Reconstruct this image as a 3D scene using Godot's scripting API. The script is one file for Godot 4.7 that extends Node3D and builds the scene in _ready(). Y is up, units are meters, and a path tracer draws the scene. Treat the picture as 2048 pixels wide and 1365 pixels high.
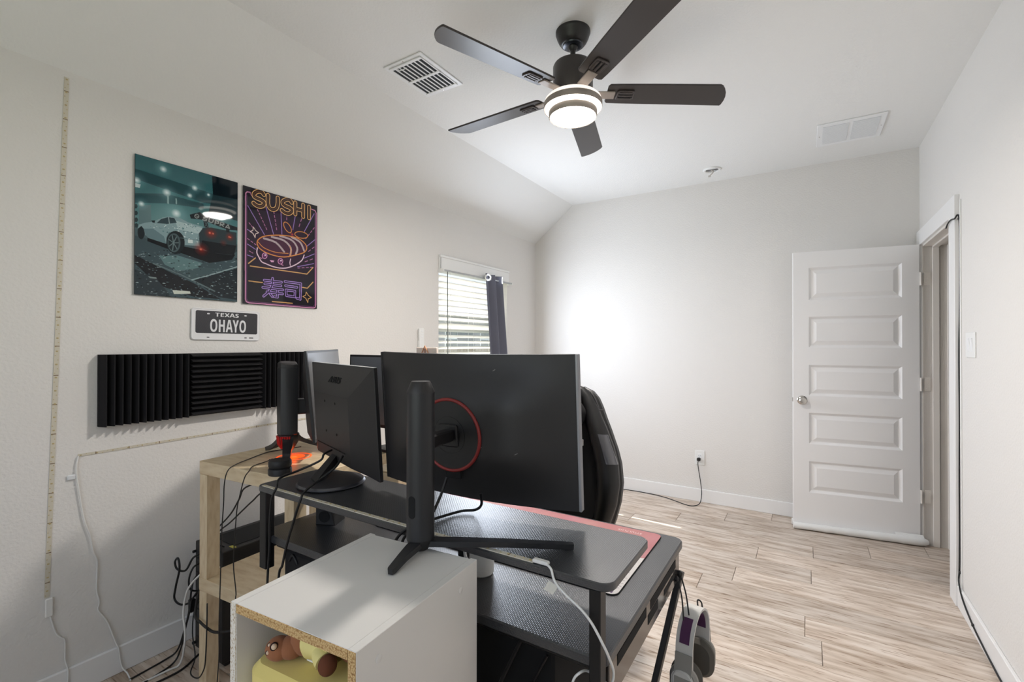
extends Node3D

# A home office: desk with monitors seen from behind, ceiling fan, wall prints, open door.
# Room axes: x across (left wall x = 0, right wall x = 3.08), y up, z towards the photographer.

var M := {}
var rng := RandomNumberGenerator.new()
const RW := 3.08        # right wall
const BZ := -4.31       # back wall
const CH := 2.74        # flat ceiling
const FZ := 1.0         # wall behind the photographer


func _ready():
	rng.seed = 7
	setup_view()
	make_materials()
	build_room()
	build_door()
	build_window()
	build_ceiling_things()
	build_wall_things()
	build_tables()
	build_desk()
	build_cube()
	build_monitors()
	build_chair()
	build_small_things()
	build_cables()


func setup_view():
	var cam := Camera3D.new()
	cam.name = "camera"
	cam.fov = rad_to_deg(2.0 * atan(682.5 / 943.486))
	cam.near = 0.02
	cam.far = 200.0
	cam.position = Vector3(2.4096, 1.356, 0)
	cam.basis = Basis(Vector3.UP, deg_to_rad(32.013)) * Basis(Vector3.RIGHT, deg_to_rad(0.335)) * Basis(Vector3.BACK, deg_to_rad(0.076))
	add_child(cam)
	cam.current = true
	var sky_mat := ProceduralSkyMaterial.new()
	sky_mat.sky_top_color = Color(0.70, 0.83, 1.0)
	sky_mat.sky_horizon_color = Color(0.93, 0.97, 1.0)
	sky_mat.sky_curve = 0.2
	sky_mat.ground_bottom_color = Color(0.55, 0.55, 0.52)
	sky_mat.ground_horizon_color = Color(0.75, 0.77, 0.78)
	sky_mat.sun_angle_max = 1.0
	var sky := Sky.new()
	sky.sky_material = sky_mat
	var env := Environment.new()
	env.background_mode = Environment.BG_SKY
	env.sky = sky
	env.background_energy_multiplier = 0.95
	env.tonemap_mode = Environment.TONE_MAPPER_LINEAR
	env.tonemap_exposure = 1.5
	env.sdfgi_enabled = true
	env.ssao_enabled = true
	env.ssil_enabled = true
	var we := WorldEnvironment.new()
	we.name = "environment"
	we.environment = env
	add_child(we)
	var sun := DirectionalLight3D.new()
	sun.name = "sun"
	sun.light_energy = 4.0
	sun.light_color = Color(1.0, 0.96, 0.90)
	sun.light_angular_distance = 0.5
	sun.shadow_enabled = true
	add_child(sun)
	sun.look_at_from_position(Vector3(-10, 11.2, -4.15), Vector3(0, 0, -3.7))
	# ceiling fan lamp: the light just below its glowing lens
	var lamp := AreaLight3D.new()
	lamp.name = "fan_lamp_light"
	lamp.area_size = Vector2(0.13, 0.13)
	lamp.light_energy = 1.6
	lamp.light_color = Color(1.0, 0.975, 0.95)
	lamp.light_size = 0.1
	lamp.area_range = 12.0
	lamp.shadow_enabled = true
	add_child(lamp)
	# daylight that comes in through the left window
	var day := AreaLight3D.new()
	day.name = "window_daylight"
	day.area_size = Vector2(0.94, 1.02)
	day.light_energy = 2.15
	day.light_color = Color(0.90, 0.94, 1.0)
	day.area_range = 14.0
	day.shadow_enabled = true
	add_child(day)
	day.look_at_from_position(Vector3(0.085, 1.47, -3.27), Vector3(1.0, 1.47, -3.27))
	var day2 := AreaLight3D.new()  # added fill light, set in the unseen front window
	day2.name = "front_fill_light"
	day2.area_size = Vector2(2.0, 1.3)
	day2.light_energy = 0.5
	day2.light_color = Color(0.97, 0.985, 1.0)
	day2.area_range = 14.0
	day2.shadow_enabled = true
	add_child(day2)
	day2.look_at_from_position(Vector3(1.75, 1.5, FZ + 0.02), Vector3(1.75, 1.5, -1.0))
	lamp.look_at_from_position(Vector3(1.53, 2.352, -1.91), Vector3(1.53, 0, -1.91), Vector3.RIGHT)


# ---------------------------------------------------------------- helpers
func begin() -> SurfaceTool:
	var st := SurfaceTool.new()
	st.begin(Mesh.PRIMITIVE_TRIANGLES)
	return st


func poly(st: SurfaceTool, pts: Array, hint: Vector3, grp := -1):
	var n: Vector3 = (pts[1] - pts[0]).cross(pts[2] - pts[0])
	var flip := n.dot(hint) > 0.0
	for i in range(1, pts.size() - 1):
		st.set_smooth_group(grp)
		st.add_vertex(pts[0])
		st.set_smooth_group(grp)
		st.add_vertex(pts[i + 1] if flip else pts[i])
		st.set_smooth_group(grp)
		st.add_vertex(pts[i] if flip else pts[i + 1])


func box(st: SurfaceTool, c: Vector3, s: Vector3, ch := 0.0, xf := Transform3D()):
	var h := s * 0.5
	ch = minf(ch, minf(h.x, minf(h.y, h.z)) * 0.95)
	for ax in 3:
		var u := (ax + 1) % 3
		var w := (ax + 2) % 3
		for sg in [-1.0, 1.0]:
			var pts := []
			for q in [[-1, -1], [1, -1], [1, 1], [-1, 1]]:
				var p := Vector3.ZERO
				p[ax] = sg * h[ax]
				p[u] = q[0] * (h[u] - ch)
				p[w] = q[1] * (h[w] - ch)
				pts.append(xf * (c + p))
			var d := Vector3.ZERO
			d[ax] = sg
			poly(st, pts, xf.basis * d)
		if ch > 0.0:
			for a in [-1.0, 1.0]:
				for b in [-1.0, 1.0]:
					var pts2 := []
					for q in [[-1, 0], [1, 0], [1, 1], [-1, 1]]:
						var p := Vector3.ZERO
						p[ax] = q[0] * (h[ax] - ch)
						p[u] = a * (h[u] - (0.0 if q[1] == 0 else ch))
						p[w] = b * (h[w] - (ch if q[1] == 0 else 0.0))
						pts2.append(xf * (c + p))
					var d2 := Vector3.ZERO
					d2[u] = a
					d2[w] = b
					poly(st, pts2, xf.basis * d2)
	if ch > 0.0:
		for a in [-1.0, 1.0]:
			for b in [-1.0, 1.0]:
				for e in [-1.0, 1.0]:
					var sv := Vector3(a, b, e)
					var t := []
					for k in 3:
						var p := Vector3.ZERO
						for m in 3:
							p[m] = sv[m] * (h[m] - (0.0 if m == k else ch))
						t.append(xf * (c + p))
					poly(st, t, xf.basis * sv)


func bb(st: SurfaceTool, lo: Vector3, hi: Vector3, ch := 0.0, xf := Transform3D()):
	box(st, (lo + hi) * 0.5, (hi - lo).abs(), ch, xf)


func lathe(st: SurfaceTool, prof: Array, segs := 32, xf := Transform3D()):
	# profile of Vector2(r, y), from the bottom outwards and up to the top
	var grp := 1
	for i in prof.size() - 1:
		var p: Vector2 = prof[i]
		var q: Vector2 = prof[i + 1]
		if i > 0:
			var d0: Vector2 = (p - prof[i - 1]).normalized()
			if d0.dot((q - p).normalized()) < 0.8:
				grp += 1
		var n := Vector2((q - p).y, -(q - p).x)
		for k in segs:
			var a := TAU * k / segs
			var b := TAU * (k + 1) / segs
			var m := (a + b) * 0.5
			var hint := Vector3(cos(m) * n.x, n.y, sin(m) * n.x)
			var pts := []
			if p.x > 1e-6:
				pts.append(xf * Vector3(cos(a) * p.x, p.y, sin(a) * p.x))
				pts.append(xf * Vector3(cos(b) * p.x, p.y, sin(b) * p.x))
			else:
				pts.append(xf * Vector3(0, p.y, 0))
			if q.x > 1e-6:
				pts.append(xf * Vector3(cos(b) * q.x, q.y, sin(b) * q.x))
				pts.append(xf * Vector3(cos(a) * q.x, q.y, sin(a) * q.x))
			else:
				pts.append(xf * Vector3(0, q.y, 0))
			if pts.size() > 2:
				poly(st, pts, xf.basis * hint, grp)


func spline(pts: Array, n := 6) -> Array:
	var out := []
	for i in pts.size() - 1:
		var a: Vector3 = pts[max(i - 1, 0)]
		var b: Vector3 = pts[i]
		var c: Vector3 = pts[i + 1]
		var d: Vector3 = pts[min(i + 2, pts.size() - 1)]
		for k in n:
			out.append(b.cubic_interpolate(c, a, d, float(k) / n))
	out.append(pts[-1])
	return out


func tube(st: SurfaceTool, pts: Array, r, segs := 8, caps := true):
	# r: a number, or an Array with one radius per point
	var rings := []
	var t0: Vector3 = (pts[1] - pts[0]).normalized()
	var nrm: Vector3 = t0.cross(Vector3.UP if absf(t0.y) < 0.9 else Vector3.RIGHT).normalized()
	for i in pts.size():
		var t: Vector3
		if i == 0:
			t = t0
		elif i == pts.size() - 1:
			t = (pts[i] - pts[i - 1]).normalized()
		else:
			t = (pts[i + 1] - pts[i - 1]).normalized()
		nrm = (nrm - t * nrm.dot(t)).normalized()
		var bn := t.cross(nrm)
		var rad: float = r[i] if r is Array else r
		var ring := []
		for k in segs:
			var a := TAU * k / segs
			ring.append(pts[i] + (nrm * cos(a) + bn * sin(a)) * rad)
		rings.append(ring)
	for i in rings.size() - 1:
		for k in segs:
			var k2 := (k + 1) % segs
			var hint: Vector3 = (rings[i][k] + rings[i][k2] + rings[i + 1][k] + rings[i + 1][k2]) * 0.25 - (pts[i] + pts[i + 1]) * 0.5
			poly(st, [rings[i][k], rings[i][k2], rings[i + 1][k2], rings[i + 1][k]], hint, 1)
	if caps:
		poly(st, rings[0], pts[0] - pts[1], 2)
		poly(st, rings[-1], pts[-1] - pts[-2], 3)


func area2(o: Array) -> float:
	var s := 0.0
	for i in o.size():
		var a: Vector2 = o[i]
		var b: Vector2 = o[(i + 1) % o.size()]
		s += a.cross(b)
	return s * 0.5


func inset(o: Array, d: float) -> Array:
	var sgn := signf(area2(o))
	var out := []
	for i in o.size():
		var a: Vector2 = o[(i - 1 + o.size()) % o.size()]
		var b: Vector2 = o[i]
		var c: Vector2 = o[(i + 1) % o.size()]
		var e1 := (b - a).normalized()
		var e2 := (c - b).normalized()
		var n1 := Vector2(-e1.y, e1.x) * sgn
		var n2 := Vector2(-e2.y, e2.x) * sgn
		out.append(b + (n1 + n2) / maxf(1.0 + n1.dot(n2), 0.3) * d)
	return out


func slab(st: SurfaceTool, o: Array, y0: float, y1: float, bev := 0.0, xf := Transform3D()):
	# an outline of Vector2(x, z) raised from y0 to y1 with bevelled rims
	var ins := inset(o, bev) if bev > 0.0 else o
	var rings := [[ins, y0], [o, y0 + bev], [o, y1 - bev], [ins, y1]] if bev > 0.0 else [[o, y0], [o, y1]]
	var sgn := signf(area2(o))
	var grp_side := []
	var g := 10
	for i in o.size():
		var a: Vector2 = o[(i - 1 + o.size()) % o.size()]
		var b: Vector2 = o[i]
		var c: Vector2 = o[(i + 1) % o.size()]
		if (b - a).normalized().dot((c - b).normalized()) < 0.8:
			g += 1
		grp_side.append(g)
	if grp_side[0] == 10:
		for i in o.size():
			if grp_side[i] == g:
				grp_side[i] = 10
	for r in rings.size() - 1:
		for i in o.size():
			var j := (i + 1) % o.size()
			var e: Vector2 = o[j] - o[i]
			var n := Vector3(e.y, 0, -e.x) * sgn
			if rings.size() == 4 and r == 0:
				n = n.normalized() + Vector3.DOWN
			elif rings.size() == 4 and r == 2:
				n = n.normalized() + Vector3.UP
			var pa: Vector2 = rings[r][0][i]
			var pb: Vector2 = rings[r][0][j]
			var pc: Vector2 = rings[r + 1][0][j]
			var pd: Vector2 = rings[r + 1][0][i]
			poly(st, [xf * Vector3(pa.x, rings[r][1], pa.y), xf * Vector3(pb.x, rings[r][1], pb.y), xf * Vector3(pc.x, rings[r + 1][1], pc.y), xf * Vector3(pd.x, rings[r + 1][1], pd.y)], xf.basis * n, grp_side[i] + r * 100)
	var tris := Geometry2D.triangulate_polygon(PackedVector2Array(ins))
	for side in 2:
		var y := y0 if side == 0 else y1
		var hint := xf.basis * (Vector3.DOWN if side == 0 else Vector3.UP)
		for i in range(0, tris.size(), 3):
			var pts := []
			for k in 3:
				var p: Vector2 = ins[tris[i + k]]
				pts.append(xf * Vector3(p.x, y, p.y))
			poly(st, pts, hint, -1)


func rrect(w: float, d: float, r: float, n := 5, c := Vector2.ZERO) -> Array:
	var out := []
	for q in [[1, 1, 0.0], [-1, 1, 90.0], [-1, -1, 180.0], [1, -1, 270.0]]:
		var cc := Vector2(q[0] * (w * 0.5 - r), q[1] * (d * 0.5 - r))
		for k in n + 1:
			var a := deg_to_rad(q[2] + 90.0 * k / n)
			out.append(c + cc + Vector2(cos(a), sin(a)) * r)
	return out


func grid(st: SurfaceTool, f: Callable, nu: int, nv: int, centre: Vector3, grp := 1, out_dir := Vector3.ZERO):
	var g := []
	for i in nu + 1:
		var row := []
		for j in nv + 1:
			row.append(f.call(float(i) / nu, float(j) / nv))
		g.append(row)
	for i in nu:
		for j in nv:
			var a: Vector3 = g[i][j]
			var b: Vector3 = g[i + 1][j]
			var c: Vector3 = g[i + 1][j + 1]
			var d: Vector3 = g[i][j + 1]
			var hint: Vector3 = out_dir if out_dir != Vector3.ZERO else (a + b + c + d) * 0.25 - centre
			if (b - a).cross(c - a).length() > 1e-12:
				poly(st, [a, b, c], hint, grp)
			if (c - a).cross(d - a).length() > 1e-12:
				poly(st, [a, c, d], hint, grp)


func ball(st: SurfaceTool, c: Vector3, r: Vector3, xf := Transform3D(), nu := 20, nv := 12):
	var f := func(u, v):
		var a: float = u * TAU
		var b: float = (v - 0.5) * PI
		return xf * (c + Vector3(cos(a) * cos(b) * r.x, sin(b) * r.y, sin(a) * cos(b) * r.z))
	grid(st, f, nu, nv, xf * c)


func band(st: SurfaceTool, pts: Array, wdir: Vector3, w, t: float):
	# a flat bar swept along pts: w across wdir, t thick
	var rows := []
	for i in pts.size():
		var tg: Vector3 = (pts[min(i + 1, pts.size() - 1)] - pts[max(i - 1, 0)]).normalized()
		var n := tg.cross(wdir).normalized()
		var ww: float = (w[i] if w is Array else w) * 0.5
		var p: Vector3 = pts[i]
		rows.append([p + wdir * ww + n * t * 0.5, p - wdir * ww + n * t * 0.5, p - wdir * ww - n * t * 0.5, p + wdir * ww - n * t * 0.5])
	for i in rows.size() - 1:
		for k in 4:
			var k2 := (k + 1) % 4
			var m: Vector3 = (rows[i][k] + rows[i][k2] + rows[i + 1][k] + rows[i + 1][k2]) * 0.25
			poly(st, [rows[i][k], rows[i][k2], rows[i + 1][k2], rows[i + 1][k]], m - (pts[i] + pts[i + 1]) * 0.5, 1 + k)
	poly(st, rows[0], pts[0] - pts[1])
	poly(st, rows[-1], pts[-1] - pts[-2])


func part(called: String, st: SurfaceTool, m: Material, parent: Node, kind := "") -> MeshInstance3D:
	st.generate_normals()
	var o := MeshInstance3D.new()
	o.name = called
	o.mesh = st.commit()
	o.material_override = m
	if kind:
		o.set_meta("kind", kind)
	parent.add_child(o, true)
	return o


func tag(o: Node, label: String, category: String, group := "") -> Node:
	o.set_meta("label", label)
	o.set_meta("category", category)
	if group:
		o.set_meta("group", group)
	return o


func thing(called: String, label: String, category: String, at := Vector3.ZERO, turn := 0.0, group := "") -> Node3D:
	var o := Node3D.new()
	o.name = called
	o.position = at
	o.rotation.y = turn
	add_child(o, true)
	tag(o, label, category, group)
	return o


func structure(called: String, label := "", category := "") -> Node3D:
	var o := Node3D.new()
	o.name = called
	o.set_meta("kind", "structure")
	if label:
		tag(o, label, category)
	add_child(o, true)
	return o


func lettering(called: String, text: String, h: float, depth: float, xf: Transform3D, m: Material, parent: Node, bold := true, serif := false) -> MeshInstance3D:
	var f := SystemFont.new()
	f.font_names = PackedStringArray(["Droid Serif" if serif else "Droid Sans"])
	f.font_weight = 700 if bold else 400
	var t := TextMesh.new()
	t.text = text
	t.font = f
	t.font_size = 64
	t.pixel_size = h / 46.0
	t.depth = depth
	var o := MeshInstance3D.new()
	o.name = called
	o.mesh = t
	o.material_override = m
	o.transform = xf
	parent.add_child(o, true)
	return o


# ---------------------------------------------------------------- materials
func noise(sd: int, freq: float, type := FastNoiseLite.TYPE_SIMPLEX_SMOOTH, oct := 4) -> FastNoiseLite:
	var n := FastNoiseLite.new()
	n.seed = sd
	n.noise_type = type
	n.frequency = freq
	n.fractal_octaves = oct
	return n


func ntex(n: FastNoiseLite, ramp = null, size := 512, normal := false, bump := 4.0) -> NoiseTexture2D:
	var t := NoiseTexture2D.new()
	t.width = size
	t.height = size
	t.seamless = true
	t.noise = n
	if ramp != null:
		var g := Gradient.new()
		var offs := PackedFloat32Array()
		var cols := PackedColorArray()
		for e in ramp:
			offs.append(e[0])
			cols.append(e[1])
		g.offsets = offs
		g.colors = cols
		t.color_ramp = g
	t.as_normal_map = normal
	t.bump_strength = bump
	return t


func mat(c: Color, rough := 0.6, metal := 0.0, spec := 0.5) -> StandardMaterial3D:
	var m := StandardMaterial3D.new()
	m.albedo_color = c
	m.roughness = rough
	m.metallic = metal
	m.metallic_specular = spec
	return m


func rgb8(r: int, g: int, b: int) -> Color:
	return Color(r / 255.0, g / 255.0, b / 255.0)


func relief(m: StandardMaterial3D, tex: Texture2D, scale: Vector3, depth: float, world := true):
	m.uv1_triplanar = true
	m.uv1_world_triplanar = world
	m.uv1_scale = scale
	m.heightmap_enabled = true
	m.heightmap_texture = tex
	m.heightmap_scale = depth


func make_materials():
	var peel := ntex(noise(3, 0.03, FastNoiseLite.TYPE_SIMPLEX_SMOOTH, 3))
	M.wall = mat(rgb8(229, 226, 222), 0.75, 0.0, 0.35)
	relief(M.wall, peel, Vector3(4, 4, 4), 0.10)
	M.ceiling = mat(rgb8(238, 238, 236), 0.85, 0.0, 0.3)
	relief(M.ceiling, peel, Vector3(4, 4, 4), 0.10)
	M.trim = mat(rgb8(240, 239, 238), 0.38)
	M.door = mat(rgb8(246, 245, 245), 0.42)
	M.jamb = mat(rgb8(232, 226, 219), 0.45)
	M.white = mat(rgb8(238, 238, 236), 0.45)
	M.vent = mat(rgb8(240, 241, 242), 0.35)
	M.dark_hole = mat(rgb8(36, 40, 42), 0.85)
	M.return_mesh = mat(rgb8(218, 221, 224), 0.6)
	M.chrome = mat(rgb8(196, 192, 186), 0.22, 1.0)
	M.fan = mat(rgb8(44, 42, 42), 0.38, 0.15)
	M.blade = mat(rgb8(56, 51, 50), 0.34)
	M.blade.uv1_triplanar = true
	M.fan_ring = mat(rgb8(168, 158, 150), 0.45, 0.2)
	M.lens = mat(rgb8(250, 248, 245), 0.5)
	M.lens.emission_enabled = true
	M.lens.emission = Color(1.0, 0.975, 0.94)
	M.lens.emission_energy_multiplier = 50.0
	M.glow_ring = mat(rgb8(250, 246, 240), 0.5)
	M.glow_ring.emission_enabled = true
	M.glow_ring.emission = Color(1.0, 0.965, 0.92)
	M.glow_ring.emission_energy_multiplier = 3.0
	M.glow_dim = mat(rgb8(240, 234, 228), 0.5)
	M.glow_dim.emission_enabled = true
	M.glow_dim.emission = Color(1.0, 0.95, 0.91)
	M.glow_dim.emission_energy_multiplier = 0.6
	M.bracket = mat(rgb8(78, 72, 71), 0.35, 0.3)
	M.black = mat(rgb8(24, 24, 26), 0.55)
	M.black_soft = mat(rgb8(20, 20, 22), 0.85)
	M.black_gloss = mat(rgb8(16, 16, 18), 0.16)
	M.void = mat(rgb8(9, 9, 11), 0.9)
	M.foam = mat(rgb8(38, 37, 39), 0.95, 0.0, 0.3)
	var fine := ntex(noise(9, 0.2, FastNoiseLite.TYPE_SIMPLEX_SMOOTH, 2), null, 256)
	M.monitor = mat(rgb8(37, 35, 36), 0.5)
	relief(M.monitor, fine, Vector3(12, 12, 12), 0.012, false)
	M.monitor_dark = mat(rgb8(22, 21, 23), 0.5)
	M.stand = mat(rgb8(32, 32, 35), 0.42)
	M.screen = mat(rgb8(52, 54, 60), 0.28)
	M.screen_reflection = mat(rgb8(118, 120, 126), 0.35)  # screen with the reflected wall put into its grey
	M.silver = mat(rgb8(150, 150, 154), 0.4, 0.3)
	M.red = mat(rgb8(128, 34, 32), 0.45)
	M.red_glow = mat(rgb8(140, 18, 20), 0.4)
	M.red_glow.emission_enabled = true
	M.red_glow.emission = Color(0.75, 0.04, 0.04)
	M.red_glow.emission_energy_multiplier = 0.10
	M.blue_led = mat(rgb8(20, 30, 160), 0.4)
	M.blue_led.emission_enabled = true
	M.blue_led.emission = Color(0.05, 0.12, 1.0)
	M.blue_led.emission_energy_multiplier = 0.5
	M.orange_glow_decal = mat(rgb8(255, 96, 30), 0.5)  # glow colour of the rings that imitate projected light
	M.orange_glow_decal.emission_enabled = true
	M.orange_glow_decal.emission = Color(1.0, 0.36, 0.07)
	M.orange_glow_decal.emission_energy_multiplier = 0.6
	# carbon weave for the desk
	var weave := Image.create(64, 64, false, Image.FORMAT_RGBA8)
	for y in 64:
		for x in 64:
			var cx := x / 8
			var cy := y / 8
			var up := ((cx + cy) % 2) == 0
			var k := absf(sin(PI * (x % 8) / 8.0)) if up else absf(sin(PI * (y % 8) / 8.0)) * 0.7
			weave.set_pixel(x, y, Color(k, k, k))
	M.desk = mat(rgb8(50, 51, 54), 0.33, 0.0, 0.85)
	relief(M.desk, ImageTexture.create_from_image(weave), Vector3(32, 32, 32), 0.03)
	M.desk_edge = mat(rgb8(44, 43, 44), 0.5)
	M.steel_black = mat(rgb8(22, 21, 22), 0.4, 0.2)
	M.apron = mat(rgb8(92, 86, 82), 0.12, 0.55)
	# birch
	var birch_t := ntex(noise(21, 0.012, FastNoiseLite.TYPE_SIMPLEX_SMOOTH, 4), [[0.0, rgb8(204, 179, 142)], [0.45, rgb8(219, 198, 163)], [1.0, rgb8(228, 210, 178)]])
	M.birch = mat(Color.WHITE, 0.45)
	M.birch.albedo_texture = birch_t
	M.birch.uv1_triplanar = true
	M.birch.uv1_scale = Vector3(1.2, 5.0, 5.0)
	M.birch_leg = mat(Color.WHITE, 0.5)
	M.birch_leg.albedo_texture = birch_t
	M.birch_leg.uv1_triplanar = true
	M.birch_leg.uv1_scale = Vector3(6.0, 1.6, 6.0)
	# particle board
	M.chip = mat(Color.WHITE, 0.85)
	M.chip.albedo_texture = ntex(noise(33, 0.09, FastNoiseLite.TYPE_CELLULAR, 3), [[0.0, rgb8(226, 203, 158)], [0.4, rgb8(201, 168, 116)], [0.7, rgb8(160, 118, 70)], [1.0, rgb8(96, 66, 38)]], 512)
	M.chip.uv1_triplanar = true
	M.chip.uv1_scale = Vector3(7, 7, 7)
	M.chip_pale = mat(Color.WHITE, 0.85)
	M.chip_pale.albedo_texture = ntex(noise(35, 0.07, FastNoiseLite.TYPE_CELLULAR, 3), [[0.0, rgb8(236, 232, 224)], [0.55, rgb8(222, 212, 196)], [0.8, rgb8(166, 140, 106)], [1.0, rgb8(92, 68, 46)]], 512)
	M.chip_pale.uv1_triplanar = true
	M.chip_pale.uv1_scale = Vector3(7, 7, 7)
	M.melamine = mat(rgb8(226, 223, 219), 0.34)
	# vinyl plank flooring, several tones
	var grain_ramp := [[0.0, rgb8(170, 149, 131)], [0.25, rgb8(196, 178, 161)], [0.5, rgb8(214, 198, 183)], [0.75, rgb8(226, 212, 199)], [1.0, rgb8(234, 224, 213)]]
	var streak := [[0.0, rgb8(150, 130, 114)], [0.16, rgb8(206, 195, 185)], [0.26, rgb8(244, 241, 238)], [0.32, Color.WHITE], [1.0, Color.WHITE]]
	var grain := ntex(noise(41, 0.006, FastNoiseLite.TYPE_SIMPLEX_SMOOTH, 5), grain_ramp, 1024)
	var streaks := ntex(noise(43, 0.010, FastNoiseLite.TYPE_SIMPLEX_SMOOTH, 4), streak, 1024)
	M.planks = []
	for k in 9:
		var p := mat(Color(0.955 + 0.035 * sin(k * 2.3), 0.955 + 0.034 * sin(k * 2.3 + 0.12), 0.955 + 0.034 * sin(k * 2.3 + 0.24)), 0.42, 0.0, 0.4)
		p.albedo_texture = grain
		p.uv1_triplanar = true
		p.uv1_scale = Vector3(0.40, 3.0, 3.2)
		p.uv1_offset = Vector3(0.37 * k, 0.0, 0.61 * k)
		p.detail_enabled = true
		p.detail_blend_mode = BaseMaterial3D.BLEND_MODE_MUL
		p.detail_albedo = streaks
		p.detail_uv_layer = BaseMaterial3D.DETAIL_UV_2
		p.uv2_triplanar = true
		p.uv2_scale = Vector3(0.60, 5.0, 7.0)
		p.uv2_offset = Vector3(0.29 * k, 0.0, 0.53 * k)
		M.planks.append(p)
	M.joint = mat(rgb8(84, 70, 58), 0.9)
	M.strip = mat(rgb8(210, 203, 186), 0.5)
	M.strip_chip = mat(rgb8(190, 172, 126), 0.5)
	M.cable_white = mat(rgb8(232, 231, 228), 0.45)
	M.cable_black = mat(rgb8(22, 22, 24), 0.5)
	M.cable_thin = mat(rgb8(30, 29, 30), 0.5)
	M.label = mat(rgb8(226, 224, 214), 0.6)
	M.curtain = mat(rgb8(96, 98, 112), 0.6)
	M.curtain.backlight_enabled = true
	M.curtain.backlight = Color(0.22, 0.22, 0.25)
	M.curtain.rim_enabled = true
	M.curtain.rim = 0.3
	M.slat = mat(rgb8(224, 225, 225), 0.45)
	M.glass = mat(Color(0.95, 0.98, 0.97, 0.06), 0.02)
	M.glass.transparency = BaseMaterial3D.TRANSPARENCY_ALPHA
	M.vinyl = mat(rgb8(240, 241, 240), 0.4)
	M.leather = mat(rgb8(20, 19, 20), 0.42)
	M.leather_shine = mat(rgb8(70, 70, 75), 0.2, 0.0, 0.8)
	M.fabric_black = mat(rgb8(17, 16, 18), 0.9)
	M.piping = mat(rgb8(62, 60, 62), 0.6)
	M.yellow = mat(rgb8(228, 208, 126), 0.9)
	M.yellow.rim_enabled = true
	M.yellow.rim = 0.5
	M.shirt = mat(rgb8(232, 218, 144), 0.9)
	M.plush = mat(rgb8(150, 96, 64), 0.95)
	M.plush.rim_enabled = true
	M.plush.rim = 0.5
	M.plush_dark = mat(rgb8(104, 58, 36), 0.95)
	M.pad_dark = mat(rgb8(44, 22, 18), 0.9)
	M.pad_pale = mat(rgb8(224, 196, 168), 0.9)
	M.head_white = mat(rgb8(214, 212, 208), 0.42)
	M.head_grey = mat(rgb8(150, 147, 141), 0.5)
	M.head_foam = mat(rgb8(92, 88, 82), 0.95)
	M.purple = mat(rgb8(84, 48, 84), 0.9)
	M.roof = mat(rgb8(112, 112, 116), 0.9)
	M.siding = mat(rgb8(134, 134, 136), 0.9)
	M.fence = mat(rgb8(150, 126, 98), 0.9)
	M.lawn = mat(rgb8(96, 108, 76), 0.95)
	M.far_glass = mat(rgb8(58, 84, 82), 0.2)
	M.print_edge = mat(rgb8(30, 32, 36), 0.4)


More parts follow.
